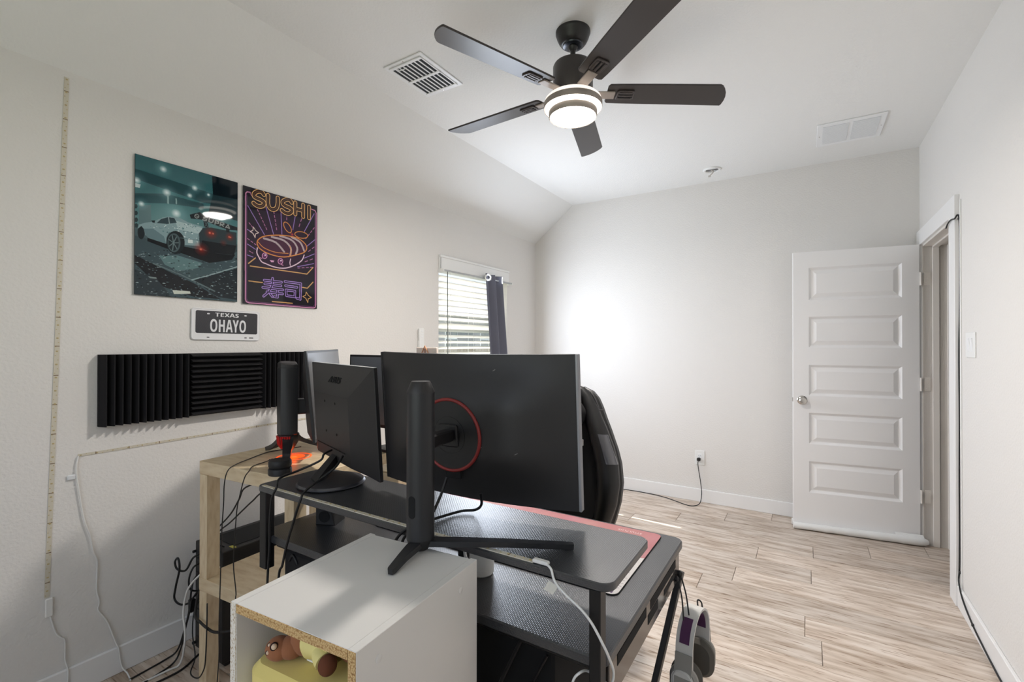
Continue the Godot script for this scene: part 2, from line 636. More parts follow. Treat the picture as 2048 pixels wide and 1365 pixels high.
# ---------------------------------------------------------------- the room
func build_room():
	# floor: sub-floor with every plank on it
	var fl := structure("floor")
	var st := begin()
	bb(st, Vector3(-0.15, -0.12, -4.46), Vector3(4.4, -0.010, FZ + 0.1))
	part("sub_floor", st, M.joint, fl)
	var known := {0: 2.428, 1: 2.133, 2: 2.441, 3: 2.751, 4: 3.068, 5: 2.175, -2: 1.884}
	for k in range(-22, 6):
		var z1 := -3.163 - 0.194 * k
		var z0 := z1 - 0.194
		if k == 5:
			z0 = BZ
		z1 = minf(z1, FZ)
		var j0: float = known[k] if known.has(k) else rng.randf() * 1.2
		while j0 > 0.0:
			j0 -= 1.2
		var x := j0
		while x < 4.3:
			var xa := maxf(x, 0.0)
			var xb := minf(x + 1.2, 4.3)
			if (z0 > -3.2 or z1 < -4.15) and xb > RW:
				xb = minf(xb, RW)
			if xb - xa > 0.01:
				var ps := begin()
				box(ps, Vector3(0, -0.005, 0), Vector3(xb - xa - 0.0020, 0.010, z1 - z0 - 0.0016), 0.0014)
				var o := part("plank", ps, M.planks[rng.randi() % M.planks.size()], fl)
				o.position = Vector3((xa + xb) * 0.5, 0, (z0 + z1) * 0.5)
			x += 1.2

	# ceiling: the flat part and the slope along the left wall
	var ce := structure("ceiling")
	st = begin()
	bb(st, Vector3(0.4316, CH, BZ - 0.12), Vector3(4.4, CH + 0.1, FZ + 0.1))
	part("flat_ceiling", st, M.ceiling, ce)
	st = begin()
	slab(st, [Vector2(-0.15, 2.40), Vector2(0.0, 2.4019), Vector2(0.4316, CH), Vector2(0.4316, CH + 0.1), Vector2(-0.15, CH + 0.1)], -(FZ + 0.1), -(BZ - 0.12), 0.0, Transform3D(Basis(Vector3.RIGHT, Vector3.FORWARD, Vector3.UP), Vector3.ZERO))
	part("sloped_ceiling", st, M.ceiling, ce)

	# left wall with its window opening
	var wl := structure("wall_left")
	st = begin()
	var wz0 := -3.765
	var wz1 := -2.785
	bb(st, Vector3(-0.15, 0, wz1), Vector3(0, 2.42, FZ + 0.1))
	bb(st, Vector3(-0.15, 0, BZ - 0.12), Vector3(0, 2.42, wz0))
	bb(st, Vector3(-0.15, 0, wz0), Vector3(0, 0.93, wz1))
	bb(st, Vector3(-0.15, 2.03, wz0), Vector3(0, 2.42, wz1))
	part("painted_wall", st, M.wall, wl)
	var wb := structure("wall_back")
	st = begin()
	bb(st, Vector3(-0.15, 0, BZ - 0.12), Vector3(4.4, CH + 0.05, BZ))
	part("painted_wall", st, M.wall, wb)
	var wr := structure("wall_right")
	st = begin()
	bb(st, Vector3(RW, 0, -3.415), Vector3(RW + 0.12, CH + 0.05, FZ + 0.1))
	bb(st, Vector3(RW, 0, BZ), Vector3(RW + 0.12, CH + 0.05, -4.19))
	bb(st, Vector3(RW, 2.038, -4.19), Vector3(RW + 0.12, CH + 0.05, -3.415))
	part("painted_wall", st, M.wall, wr)
	# wall behind the photographer; its wide window is added for fill light
	var wf := structure("wall_front")
	st = begin()
	bb(st, Vector3(-0.15, 0, FZ), Vector3(0.7, CH + 0.05, FZ + 0.1))
	bb(st, Vector3(2.8, 0, FZ), Vector3(4.4, CH + 0.05, FZ + 0.1))
	bb(st, Vector3(0.7, 0, FZ), Vector3(2.8, 0.8, FZ + 0.1))
	bb(st, Vector3(0.7, 2.2, FZ), Vector3(2.8, CH + 0.05, FZ + 0.1))
	part("painted_wall", st, M.wall, wf)
	var w2 := structure("window_2")  # unseen window, added to let fill light in
	st = begin()
	for x in [0.73, 1.75, 2.77]:
		bb(st, Vector3(x - 0.03, 0.8, FZ + 0.03), Vector3(x + 0.03, 2.2, FZ + 0.08), 0.004)
	for y in [0.83, 1.5, 2.17]:
		bb(st, Vector3(0.7, y - 0.03, FZ + 0.035), Vector3(2.8, y + 0.03, FZ + 0.075), 0.004)
	part("window_frame", st, M.vinyl, w2)
	# hallway beyond the door
	var wh := structure("wall_hall")
	st = begin()
	bb(st, Vector3(4.3, 0, BZ), Vector3(4.4, CH + 0.05, FZ))
	bb(st, Vector3(RW + 0.12, 0, -2.3), Vector3(4.3, CH + 0.05, -2.2))
	part("painted_wall", st, M.wall, wh)

	# baseboards
	for e in [
		["baseboard_left", Vector3(0, 0, BZ), Vector3(0.014, 0.110, FZ)],
		["baseboard_back", Vector3(0.014, 0, BZ), Vector3(RW, 0.110, BZ + 0.014)],
		["baseboard_right", Vector3(RW - 0.014, 0, -3.295), Vector3(RW, 0.110, FZ)],
	]:
		var b := structure(e[0])
		st = begin()
		bb(st, e[1], e[2], 0.003)
		part("board", st, M.trim, b)


func build_door():
	# door frame: casings, jambs and stops
	var tr := structure("trim_1")
	var st := begin()
	bb(st, Vector3(RW - 0.02, 0, -3.415), Vector3(RW, 2.128, -3.295), 0.002)
	part("casing", st, M.trim, tr)
	st = begin()
	bb(st, Vector3(RW - 0.02, 0, -4.275), Vector3(RW, 2.035, -4.193), 0.002)
	part("casing", st, M.trim, tr)
	st = begin()
	bb(st, Vector3(RW - 0.021, 2.033, -4.285), Vector3(RW, 2.135, -3.293), 0.002)
	part("head_casing", st, M.trim, tr)
	st = begin()
	bb(st, Vector3(RW - 0.004, 0, -4.21), Vector3(RW + 0.124, 2.04, -4.19), 0.001)
	part("jamb", st, M.jamb, tr)
	st = begin()
	bb(st, Vector3(RW - 0.004, 0, -3.415), Vector3(RW + 0.124, 2.04, -3.397), 0.001)
	part("jamb", st, M.jamb, tr)
	st = begin()
	bb(st, Vector3(RW - 0.004, 2.02, -4.19), Vector3(RW + 0.124, 2.04, -3.415), 0.001)
	part("head_jamb", st, M.jamb, tr)
	st = begin()
	bb(st, Vector3(RW + 0.045, 0, -4.19), Vector3(RW + 0.08, 2.02, -4.178), 0.002)
	bb(st, Vector3(RW + 0.045, 2.008, -4.19), Vector3(RW + 0.08, 2.02, -3.415), 0.002)
	part("door_stop", st, M.jamb, tr)
	st = begin()
	bb(st, Vector3(RW + 0.12, 0, -4.27), Vector3(RW + 0.137, 2.12, -4.17), 0.002)
	part("hall_casing", st, M.jamb, tr)

	# the open door itself: five recessed panels
	var d := structure("door_1", "white five panel door standing wide open against the back wall", "door")
	var u := Vector3(3.058 - 2.323, 0, -4.175 + 4.07).normalized()
	var n := Vector3(-u.z, 0, u.x)
	d.transform = Transform3D(Basis(u, Vector3.UP, n), Vector3(2.323, 0, -4.07))
	var W := 0.742
	var y0 := 0.022
	var y1 := 2.034
	var rows := [[0.272, 0.500], [0.626, 0.855], [0.979, 1.204], [1.331, 1.557], [1.678, 1.917]]
	var x0 := 0.099
	var x1 := 0.647
	st = begin()
	var cc := Vector3(W * 0.5, 1.03, -0.0175)
	# back, rim and the flat face round the panels
	poly(st, [Vector3(0, y0, -0.035), Vector3(W, y0, -0.035), Vector3(W, y1, -0.035), Vector3(0, y1, -0.035)], Vector3.FORWARD)
	for q in [[Vector3(0, y0, 0), Vector3(0, y1, 0), Vector3.LEFT], [Vector3(W, y0, 0), Vector3(W, y1, 0), Vector3.RIGHT], [Vector3(0, y0, 0), Vector3(W, y0, 0), Vector3.DOWN], [Vector3(0, y1, 0), Vector3(W, y1, 0), Vector3.UP]]:
		var bk := Vector3(0, 0, -0.035)
		poly(st, [q[0], q[1], q[1] + bk, q[0] + bk], q[2])
	var fr := func(xa: float, ya: float, xb: float, yb: float):
		poly(st, [Vector3(xa, ya, 0), Vector3(xb, ya, 0), Vector3(xb, yb, 0), Vector3(xa, yb, 0)], Vector3.BACK)
	fr.call(0.0, y0, x0, y1)
	fr.call(x1, y0, W, y1)
	var prev := y0
	for r in rows:
		fr.call(x0, prev, x1, r[0])
		prev = r[1]
	fr.call(x0, prev, x1, y1)
	part("door_leaf", st, M.door, d)
	for r in rows:
		st = begin()
		var steps := [[0.0, 0.0], [0.004, -0.003], [0.016, -0.013], [0.021, -0.013], [0.048, -0.002]]
		for i in steps.size() - 1:
			var a: float = steps[i][0]
			var b: float = steps[i + 1][0]
			var za: float = steps[i][1]
			var zb: float = steps[i + 1][1]
			var ca := [Vector3(x0 + a, r[0] + a, za), Vector3(x1 - a, r[0] + a, za), Vector3(x1 - a, r[1] - a, za), Vector3(x0 + a, r[1] - a, za)]
			var cb := [Vector3(x0 + b, r[0] + b, zb), Vector3(x1 - b, r[0] + b, zb), Vector3(x1 - b, r[1] - b, zb), Vector3(x0 + b, r[1] - b, zb)]
			for k in 4:
				var k2 := (k + 1) % 4
				poly(st, [ca[k], ca[k2], cb[k2], cb[k]], Vector3(0, 0, 1))
			if i == steps.size() - 2:
				poly(st, cb, Vector3.BACK)
		part("panel", st, M.door, d)
	# knobs and latch
	for side in [1.0, -1.0]:
		st = begin()
		var kx := Transform3D(Basis(Vector3.RIGHT, Vector3(0, 0, side), Vector3(0, -side, 0)), Vector3(0.056, 0.944, 0.0 if side > 0 else -0.035))
		lathe(st, [Vector2(0, 0), Vector2(0.033, 0), Vector2(0.033, 0.004), Vector2(0.027, 0.010), Vector2(0.013, 0.013), Vector2(0.011, 0.030), Vector2(0.019, 0.036), Vector2(0.0265, 0.046), Vector2(0.0265, 0.054), Vector2(0.020, 0.062), Vector2(0.0, 0.064)], 28, kx)
		part("door_knob", st, M.chrome, d)
	st = begin()
	bb(st, Vector3(-0.004, 0.93, -0.028), Vector3(0.001, 0.96, -0.008), 0.001)
	part("latch", st, M.chrome, d)
	for y in [1.80, 1.085, 0.325]:
		st = begin()
		var hx := Transform3D(Basis(), Vector3(W + 0.006, y - 0.045, 0.004))
		lathe(st, [Vector2(0, 0), Vector2(0.006, 0), Vector2(0.006, 0.09), Vector2(0, 0.09)], 12, hx)
		bb(st, Vector3(W + 0.003, y - 0.045, -0.034), Vector3(W + 0.006, y + 0.045, 0.002))
		part("hinge", st, M.jamb, d)
		st = begin()
		bb(st, Vector3(RW + 0.004, y - 0.045, -4.1905), Vector3(RW + 0.036, y + 0.045, -4.1875), 0.0008)
		for s in [-0.03, 0.0, 0.03]:
			box(st, Vector3(RW + 0.02 + 0.008 * signf(s), y + s, -4.1874), Vector3(0.006, 0.006, 0.0012), 0.0005)
		part("hinge_plate", st, M.jamb, tr)

	# draught stopper under the door
	var ds := thing("draft_stopper", "white fabric draught stopper roll wrapped under the open door", "draft stopper")
	ds.transform = d.transform
	st = begin()
	var pts := []
	var rr := []
	for i in 40:
		var t := i / 39.0
		pts.append(Vector3(-0.004 + t * 0.780, 0.027 + 0.004 * t, 0.022 + 0.006 * t))
		var rad := 0.0225 + 0.006 * t + 0.0009 * sin(t * 31.0) + 0.0006 * sin(t * 77.0)
		if t > 0.95:
			rad *= sqrt(maxf(0.25, 1.0 - pow((t - 0.95) / 0.055, 2.0)))
		rr.append(rad)
	tube(st, pts, rr, 18)
	part("front_roll", st, M.white, ds)
	st = begin()
	var pts_b := []
	for p in pts:
		pts_b.append(p + Vector3(0, -0.001, -0.082))
	tube(st, pts_b, rr, 14)
	part("back_roll", st, M.white, ds)
	st = begin()
	bb(st, Vector3(0.0, 0.006, -0.055), Vector3(0.765, 0.013, 0.018), 0.002)
	part("sleeve", st, M.white, ds)
	st = begin()
	var flap := func(a, b):
		return Vector3(0.60 + 0.155 * a, 0.052 + 0.018 * b + 0.0015 * sin(a * 13.0 + b * 5.0), 0.028 - 0.020 * b)
	grid(st, flap, 12, 4, Vector3(0.68, 0.0, -0.1))
	part("cloth_fold", st, M.white, ds)


func build_window():
	var z0 := -3.765
	var z1 := -2.785
	var yb := 0.93
	var yt := 2.03
	var w := structure("window_1")
	var st := begin()
	bb(st, Vector3(-0.145, yb, z0), Vector3(-0.085, yt, z0 + 0.035), 0.003)
	bb(st, Vector3(-0.145, yb, z1 - 0.035), Vector3(-0.085, yt, z1), 0.003)
	bb(st, Vector3(-0.145, yb, z0), Vector3(-0.085, yb + 0.035, z1), 0.003)
	bb(st, Vector3(-0.145, yt - 0.035, z0), Vector3(-0.085, yt, z1), 0.003)
	part("window_frame", st, M.vinyl, w)
	for k in 2:
		st = begin()
		var ya := yb + 0.035 if k == 0 else 1.47
		var yc := 1.50 if k == 0 else yt - 0.035
		var xo := -0.108 if k == 0 else -0.130
		for q in [[z0 + 0.035, z0 + 0.065], [z1 - 0.065, z1 - 0.035]]:
			bb(st, Vector3(xo - 0.01, ya, q[0]), Vector3(xo + 0.012, yc, q[1]), 0.002)
		bb(st, Vector3(xo - 0.01, ya, z0 + 0.035), Vector3(xo + 0.012, ya + 0.03, z1 - 0.035), 0.002)
		bb(st, Vector3(xo - 0.01, yc - 0.03, z0 + 0.035), Vector3(xo + 0.012, yc, z1 - 0.035), 0.002)
		part("sash", st, M.vinyl, w)
		st = begin()
		bb(st, Vector3(xo - 0.002, ya + 0.03, z0 + 0.065), Vector3(xo + 0.002, yc - 0.03, z1 - 0.065))
		part("pane", st, M.glass, w)
	st = begin()
	bb(st, Vector3(-0.085, yb - 0.005, z0 - 0.03), Vector3(0.035, yb + 0.015, z1 + 0.03), 0.004)
	part("window_sill", st, M.trim, w)

	# blind
	var b := thing("window_blind", "white horizontal slat blind hanging in the window, slats open", "blind")
	st = begin()
	bb(st, Vector3(0.002, 1.935, z0 - 0.012), Vector3(0.016, 2.045, z1 + 0.002), 0.004)
	bb(st, Vector3(0.002, 2.025, z0 - 0.014), Vector3(0.022, 2.045, z1 + 0.004), 0.004)
	bb(st, Vector3(-0.03, 1.935, z1 - 0.012), Vector3(0.016, 2.045, z1 - 0.001), 0.003)
	part("valance", st, M.white, b)
	st = begin()
	bb(st, Vector3(-0.07, 1.972, z0 + 0.012), Vector3(-0.022, 2.015, z1 - 0.012), 0.003)
	part("head_rail", st, M.white, b)
	var sl := begin()
	var prof := []
	for i in 7:
		var t := i / 6.0 - 0.5
		prof.append(Vector2(t * 0.050, 0.0022 - 0.0088 * t * t))
	for i in 6:
		for sgn in [0.0, -0.0026]:
			poly(sl, [Vector3(prof[i].x, prof[i].y + sgn, -0.440), Vector3(prof[i + 1].x, prof[i + 1].y + sgn, -0.440), Vector3(prof[i + 1].x, prof[i + 1].y + sgn, 0.440), Vector3(prof[i].x, prof[i].y + sgn, 0.440)], Vector3.UP if sgn == 0.0 else Vector3.DOWN, 1 if sgn == 0.0 else 2)
	for e in [[prof[0], Vector3.LEFT], [prof[6], Vector3.RIGHT]]:
		var p: Vector2 = e[0]
		poly(sl, [Vector3(p.x, p.y, -0.440), Vector3(p.x, p.y, 0.440), Vector3(p.x, p.y - 0.0026, 0.440), Vector3(p.x, p.y - 0.0026, -0.440)], e[1])
	sl.generate_normals()
	var slat_mesh := sl.commit()
	for k in 20:
		var s := MeshInstance3D.new()
		s.name = "slat"
		s.mesh = slat_mesh
		s.material_override = M.slat
		s.position = Vector3(-0.046, 1.932 - 0.0468 * k, -3.242)
		s.rotation.z = deg_to_rad(23.0)
		b.add_child(s, true)
	st = begin()
	bb(st, Vector3(-0.072, 0.985, z0 + 0.03), Vector3(-0.020, 1.005, z1 - 0.03), 0.003)
	part("bottom_rail", st, M.white, b)
	st = begin()
	for z in [-2.95, -3.258, -3.57]:
		for x in [-0.073, -0.019]:
			tube(st, [Vector3(x, 1.98, z), Vector3(x, 0.99, z)], 0.0011, 5)
	part("ladder_cord", st, M.white, b)
	st = begin()
	tube(st, [Vector3(-0.012, 1.95, -2.905), Vector3(-0.011, 1.6, -2.908), Vector3(-0.012, 1.05, -2.914)], 0.0035, 8)
	part("tilt_wand", st, mat(rgb8(112, 116, 112), 0.3), b)

	# rod and curtain
	var rod := begin()
	var cr := thing("curtain_rod", "thin white tension rod under the blind valance in the window", "curtain rod")
	tube(rod, [Vector3(0.050, 1.921, z1 + 0.004), Vector3(0.050, 1.921, z0 - 0.002)], 0.007, 10)
	part("rod", rod, mat(rgb8(176, 178, 180), 0.3, 0.4), cr)
	for z in [z1 + 0.006, z0 - 0.004]:
		st = begin()
		bb(st, Vector3(0.0, 1.909, z - 0.006), Vector3(0.058, 1.933, z + 0.006), 0.002)
		part("bracket", st, M.white, cr)
	var cu := thing("curtain", "dark slate grommet curtain gathered at the far side of the window", "curtain")
	st = begin()
	var f := func(a: float, v: float):
		var y := 1.962 - v * 1.58
		var spread := 1.0 + 0.16 * v
		var zz := -3.312 - 0.255 * a * spread - 0.160 * v
		var amp := 0.026 * (1.0 - 0.12 * v)
		var xx := 0.052 + amp * sin(a * TAU * 2.15 + 0.9 + 0.5 * v) + 0.006 * sin(a * 23.0 + v * 7.0) * v
		return Vector3(xx, y, zz)
	grid(st, f, 60, 24, Vector3(-3, 1.2, -3.5))
	var f2 := func(a: float, v: float):
		return f.call(a, v) + Vector3(-0.0025, 0, 0)
	grid(st, f2, 60, 24, Vector3(3, 1.2, -3.5))
	part("cloth", st, M.curtain, cu)
	for gz in [[0.07, -54.0], [0.95, 30.0]]:
		st = begin()
		var c: Vector3 = f.call(gz[0], 0.022)
		var gx := Transform3D(Basis(Vector3.UP, deg_to_rad(gz[1])) * Basis(Vector3.BACK, PI / 2), c + Vector3(0.012, -0.002, 0.010))
		var ring := []
		for k in 13:
			var a := TAU * k / 12.0
			ring.append(Vector2(0.0235 + 0.0062 * cos(a), 0.004 * sin(a)))
		lathe(st, ring, 24, gx)
		part("grommet", st, mat(rgb8(226, 226, 224), 0.3, 0.3), cu)

	# what stands outside the window
	var lawn := structure("ground_outside")
	st = begin()
	bb(st, Vector3(-60, -0.9, -70), Vector3(-0.2, -0.6, 40))
	bb(st, Vector3(-0.2, -0.9, 1.2), Vector3(60, -0.6, 60))
	part("turf", st, M.lawn, lawn)
	var fe := thing("garden_fence", "tan wooden fence seen low through the window blind", "fence")
	for k in 60:
		st = begin()
		box(st, Vector3(-6.5, 0.30, -14.0 + 0.155 * k), Vector3(0.02, 1.84, 0.148), 0.004)
		part("board", st, M.fence, fe)
	st = begin()
	for y in [-0.2, 0.9]:
		bb(st, Vector3(-6.57, y, -14.1), Vector3(-6.51, y + 0.09, -4.7))
	part("rail", st, M.fence, fe)
	var ho := thing("neighbor_house", "pale grey house with a hipped roof seen through the window blind", "house")
	st = begin()
	bb(st, Vector3(-23.6, -0.6, -30.6), Vector3(-15, 3.05, -19.4))
	part("wall", st, M.siding, ho)
	st = begin()
	var e0 := Vector3(-24.2, 3.05, -31.2)
	var e1 := Vector3(-14.4, 3.05, -31.2)
	var e2 := Vector3(-14.4, 3.05, -18.8)
	var e3 := Vector3(-24.2, 3.05, -18.8)
	var r0 := Vector3(-19.2, 4.40, -27.4)
	var r1 := Vector3(-19.2, 4.40, -22.6)
	poly(st, [e0, e1, r0], Vector3(0, 1, -1))
	poly(st, [e1, e2, r1, r0], Vector3(1, 1, 0))
	poly(st, [e2, e3, r1], Vector3(0, 1, 1))
	poly(st, [e3, e0, r0, r1], Vector3(-1, 1, 0))
	poly(st, [e0, e1, e2, e3], Vector3.DOWN)
	bb(st, Vector3(-24.2, 2.95, -31.2), Vector3(-14.4, 3.05, -18.8))
	part("roof", st, M.roof, ho)
	for z in [-28.5, -24.6, -21.2]:
		st = begin()
		bb(st, Vector3(-15.02, 1.0, z - 0.55), Vector3(-14.96, 2.3, z + 0.55), 0.02)
		var win := part("window", st, M.vinyl, ho)
		for y in [1.06, 1.69]:
			st = begin()
			bb(st, Vector3(-14.96, y, z - 0.49), Vector3(-14.94, y + 0.55, z + 0.49))
			part("pane", st, M.far_glass, win)


func build_ceiling_things():
	# ceiling fan
	var c := Vector3(1.532, 0, -1.91)
	var fan := thing("ceiling_fan", "black five blade ceiling fan with a glowing round lamp", "ceiling fan", c)
	var st := begin()
	lathe(st, [Vector2(0.0, 2.680), Vector2(0.047, 2.680), Vector2(0.053, 2.683), Vector2(0.062, 2.695), Vector2(0.070, 2.712), Vector2(0.0745, 2.728), Vector2(0.076, 2.730), Vector2(0.076, 2.74), Vector2(0, 2.74)], 48)
	part("canopy", st, M.fan, fan)
	st = begin()
	lathe(st, [Vector2(0.0, 2.672), Vector2(0.030, 2.672), Vector2(0.043, 2.675), Vector2(0.0465, 2.681), Vector2(0, 2.684)], 40)
	part("canopy_ring", st, mat(rgb8(60, 62, 68), 0.2, 0.6), fan)
	st = begin()
	lathe(st, [Vector2(0.0115, 2.56), Vector2(0.0115, 2.655), Vector2(0.018, 2.662), Vector2(0.022, 2.676)], 24)
	part("downrod", st, M.fan, fan)
	st = begin()
	lathe(st, [Vector2(0.0, 2.44), Vector2(0.084, 2.44), Vector2(0.088, 2.446), Vector2(0.088, 2.582), Vector2(0.083, 2.592), Vector2(0.030, 2.600), Vector2(0.018, 2.606), Vector2(0, 2.606)], 56)
	part("motor_housing", st, M.blade, fan)
	st = begin()
	lathe(st, [Vector2(0.120, 2.424), Vector2(0.1255, 2.426), Vector2(0.1235, 2.436), Vector2(0.113, 2.446), Vector2(0.088, 2.450)], 56)
	part("upper_glow_ring", st, M.glow_dim, fan)
	st = begin()
	lathe(st, [Vector2(0.124, 2.400), Vector2(0.1275, 2.397), Vector2(0.1285, 2.401), Vector2(0.1285, 2.421), Vector2(0.126, 2.4245), Vector2(0.08, 2.4245)], 64)
	part("lamp_ring", st, M.fan_ring, fan)
	st = begin()
	lathe(st, [Vector2(0.100, 2.386), Vector2(0.107, 2.387), Vector2(0.1245, 2.398), Vector2(0.1245, 2.405), Vector2(0.09, 2.41)], 64)
	part("lower_glow_ring", st, M.glow_ring, fan)
	st = begin()
	lathe(st, [Vector2(0.0985, 2.360), Vector2(0.103, 2.358), Vector2(0.106, 2.362), Vector2(0.107, 2.384), Vector2(0.104, 2.388), Vector2(0.06, 2.39)], 64)
	part("lens_rim", st, M.fan_ring, fan)
	st = begin()
	lathe(st, [Vector2(0.0, 2.356), Vector2(0.06, 2.3575), Vector2(0.092, 2.360), Vector2(0.0985, 2.364), Vector2(0.098, 2.37), Vector2(0, 2.37)], 64)
	part("lens", st, M.lens, fan)
	# blades
	var o := []
	for p in [[0.150, -0.045], [0.158, -0.056], [0.20, -0.058], [0.30, -0.060], [0.40, -0.061], [0.50, -0.062], [0.60, -0.063], [0.684, -0.064], [0.688, -0.056], [0.689, -0.030], [0.685, -0.005], [0.676, 0.020], [0.663, 0.041], [0.648, 0.058], [0.636, 0.064], [0.55, 0.063], [0.45, 0.062], [0.35, 0.061], [0.20, 0.058], [0.158, 0.056], [0.150, 0.045]]:
		o.append(Vector2(p[0], p[1]))
	st = begin()
	slab(st, o, -0.004, 0.004, 0.0015)
	st.generate_normals()
	var blade_mesh := st.commit()
	st = begin()
	slab(st, rrect(0.078, 0.058, 0.012, 4, Vector2(0.232, 0)), -0.011, -0.004, 0.002)
	for wz in [-0.017, 0.0, 0.017]:
		box(st, Vector3(0.232, -0.012, wz), Vector3(0.056, 0.004, 0.010), 0.0018)
	st.generate_normals()
	var br_mesh := st.commit()
	st = begin()
	bb(st, Vector3(0.200, -0.0125, -0.0105), Vector3(0.264, -0.0112, -0.0065))
	bb(st, Vector3(0.200, -0.0125, 0.0065), Vector3(0.264, -0.0112, 0.0105))
	st.generate_normals()
	var slot_mesh := st.commit()
	st = begin()
	box(st, Vector3(0.135, -0.008, 0), Vector3(0.10, 0.007, 0.044), 0.002)
	st.generate_normals()
	var iron_mesh := st.commit()
	for k in 5:
		var az := deg_to_rad(110.7 + 72.0 * k)
		var bl := MeshInstance3D.new()
		bl.name = "blade"
		bl.mesh = blade_mesh
		bl.material_override = M.blade
		bl.transform = Transform3D(Basis(Vector3.UP, -az), Vector3(0, 2.468, 0)) * Transform3D(Basis(Vector3.RIGHT, deg_to_rad(-11.0)), Vector3.ZERO)
		fan.add_child(bl, true)
		for e in [["bracket", br_mesh, M.bracket], ["slot", slot_mesh, M.void], ["blade_iron", iron_mesh, M.fan_ring]]:
			var m := MeshInstance3D.new()
			m.name = e[0]
			m.mesh = e[1]
			m.material_override = e[2]
			bl.add_child(m, true)

	# supply register with louvres
	var v := thing("supply_vent", "white louvred supply vent with open dark slots beside the fan", "vent", Vector3(0.738, CH, -1.816))
	st = begin()
	var hw := 0.125
	var hd := 0.163
	slab(st, rrect(hw * 2, hd * 2, 0.004, 2), -0.006, 0.0, 0.002)
	part("frame", st, M.vent, v)
	st = begin()
	bb(st, Vector3(-0.098, -0.0075, -0.135), Vector3(0.098, -0.0062, 0.135))
	part("duct_opening", st, M.dark_hole, v)
	for half in [-1.0, 1.0]:
		for k in 9:
			st = begin()
			var xx := -0.100 + 0.025 * k
			bb(st, Vector3(xx - 0.0042, -0.0095, half * 0.068 - 0.062), Vector3(xx + 0.0042, -0.0065, half * 0.068 + 0.062), 0.001)
			part("louvre", st, M.vent, v)
	for s in [-1.0, 0.0, 1.0]:
		st = begin()
		bb(st, Vector3(-0.105, -0.012, s * 0.136 - 0.009), Vector3(0.105, -0.0065, s * 0.136 + 0.009), 0.002)
		part("rib", st, M.vent, v)
	st = begin()
	box(st, Vector3(-0.035, -0.017, 0.118), Vector3(0.055, 0.004, 0.004), 0.001)
	box(st, Vector3(-0.060, -0.016, 0.124), Vector3(0.004, 0.012, 0.016), 0.001)
	part("damper_lever", st, M.vent, v)
	st = begin()
	lathe(st, [Vector2(0, -0.008), Vector2(0.003, -0.0075), Vector2(0.0035, -0.006)], 10, Transform3D(Basis(), Vector3(0, 0, -0.152)))
	lathe(st, [Vector2(0, -0.008), Vector2(0.003, -0.0075), Vector2(0.0035, -0.006)], 10, Transform3D(Basis(), Vector3(0, 0, 0.152)))
	part("screw", st, M.chrome, v)

	# return grille
	v = thing("return_grille", "white return air grille flush on the ceiling near the right wall", "vent", Vector3(2.645, CH, -3.730))
	st = begin()
	slab(st, rrect(0.354, 0.380, 0.004, 2), -0.008, 0.0, 0.002)
	part("frame", st, M.vent, v)
	for s in [-1.0, 1.0]:
		st = begin()
		bb(st, Vector3(s * 0.078 - 0.068, -0.0095, -0.150), Vector3(s * 0.078 + 0.068, -0.0078, 0.150))
		part("grille_panel", st, M.return_mesh, v)
		st = begin()
		for k in 24:
			box(st, Vector3(s * 0.078, -0.0105, -0.144 + 0.0125 * k), Vector3(0.136, 0.002, 0.005), 0.0)
		part("fin", st, M.vent, v, "stuff")
	st = begin()
	for x in [-0.163, 0.163]:
		lathe(st, [Vector2(0, -0.0105), Vector2(0.003, -0.0098), Vector2(0.0035, -0.008)], 10, Transform3D(Basis(), Vector3(x, 0, 0)))
	part("screw", st, M.chrome, v)

	# base of a missing smoke detector with its wire plug
	var sd := thing("smoke_detector_base", "bare round white smoke detector base with a dangling wire plug", "smoke detector", Vector3(1.775, CH, -4.005))
	st = begin()
	lathe(st, [Vector2(0.045, -0.004), Vector2(0.052, -0.010), Vector2(0.062, -0.010), Vector2(0.068, -0.003), Vector2(0.068, 0.0), Vector2(0.0, 0.0)], 40)
	part("ring", st, M.white, sd)
	st = begin()
	bb(st, Vector3(-0.045, -0.007, -0.008), Vector3(0.045, -0.002, 0.006), 0.001)
	part("bracket", st, mat(rgb8(120, 118, 118), 0.5), sd)
	st = begin()
	tube(st, spline([Vector3(-0.01, -0.003, 0), Vector3(0.012, -0.020, 0.01), Vector3(-0.004, -0.040, 0.012), Vector3(-0.016, -0.050, 0.01)]), 0.0035, 7)
	part("wire", st, mat(rgb8(186, 178, 168), 0.6), sd)
	st = begin()
	box(st, Vector3(-0.018, -0.053, 0.01), Vector3(0.018, 0.014, 0.010), 0.002)
	part("plug", st, mat(rgb8(206, 202, 196), 0.6), sd)


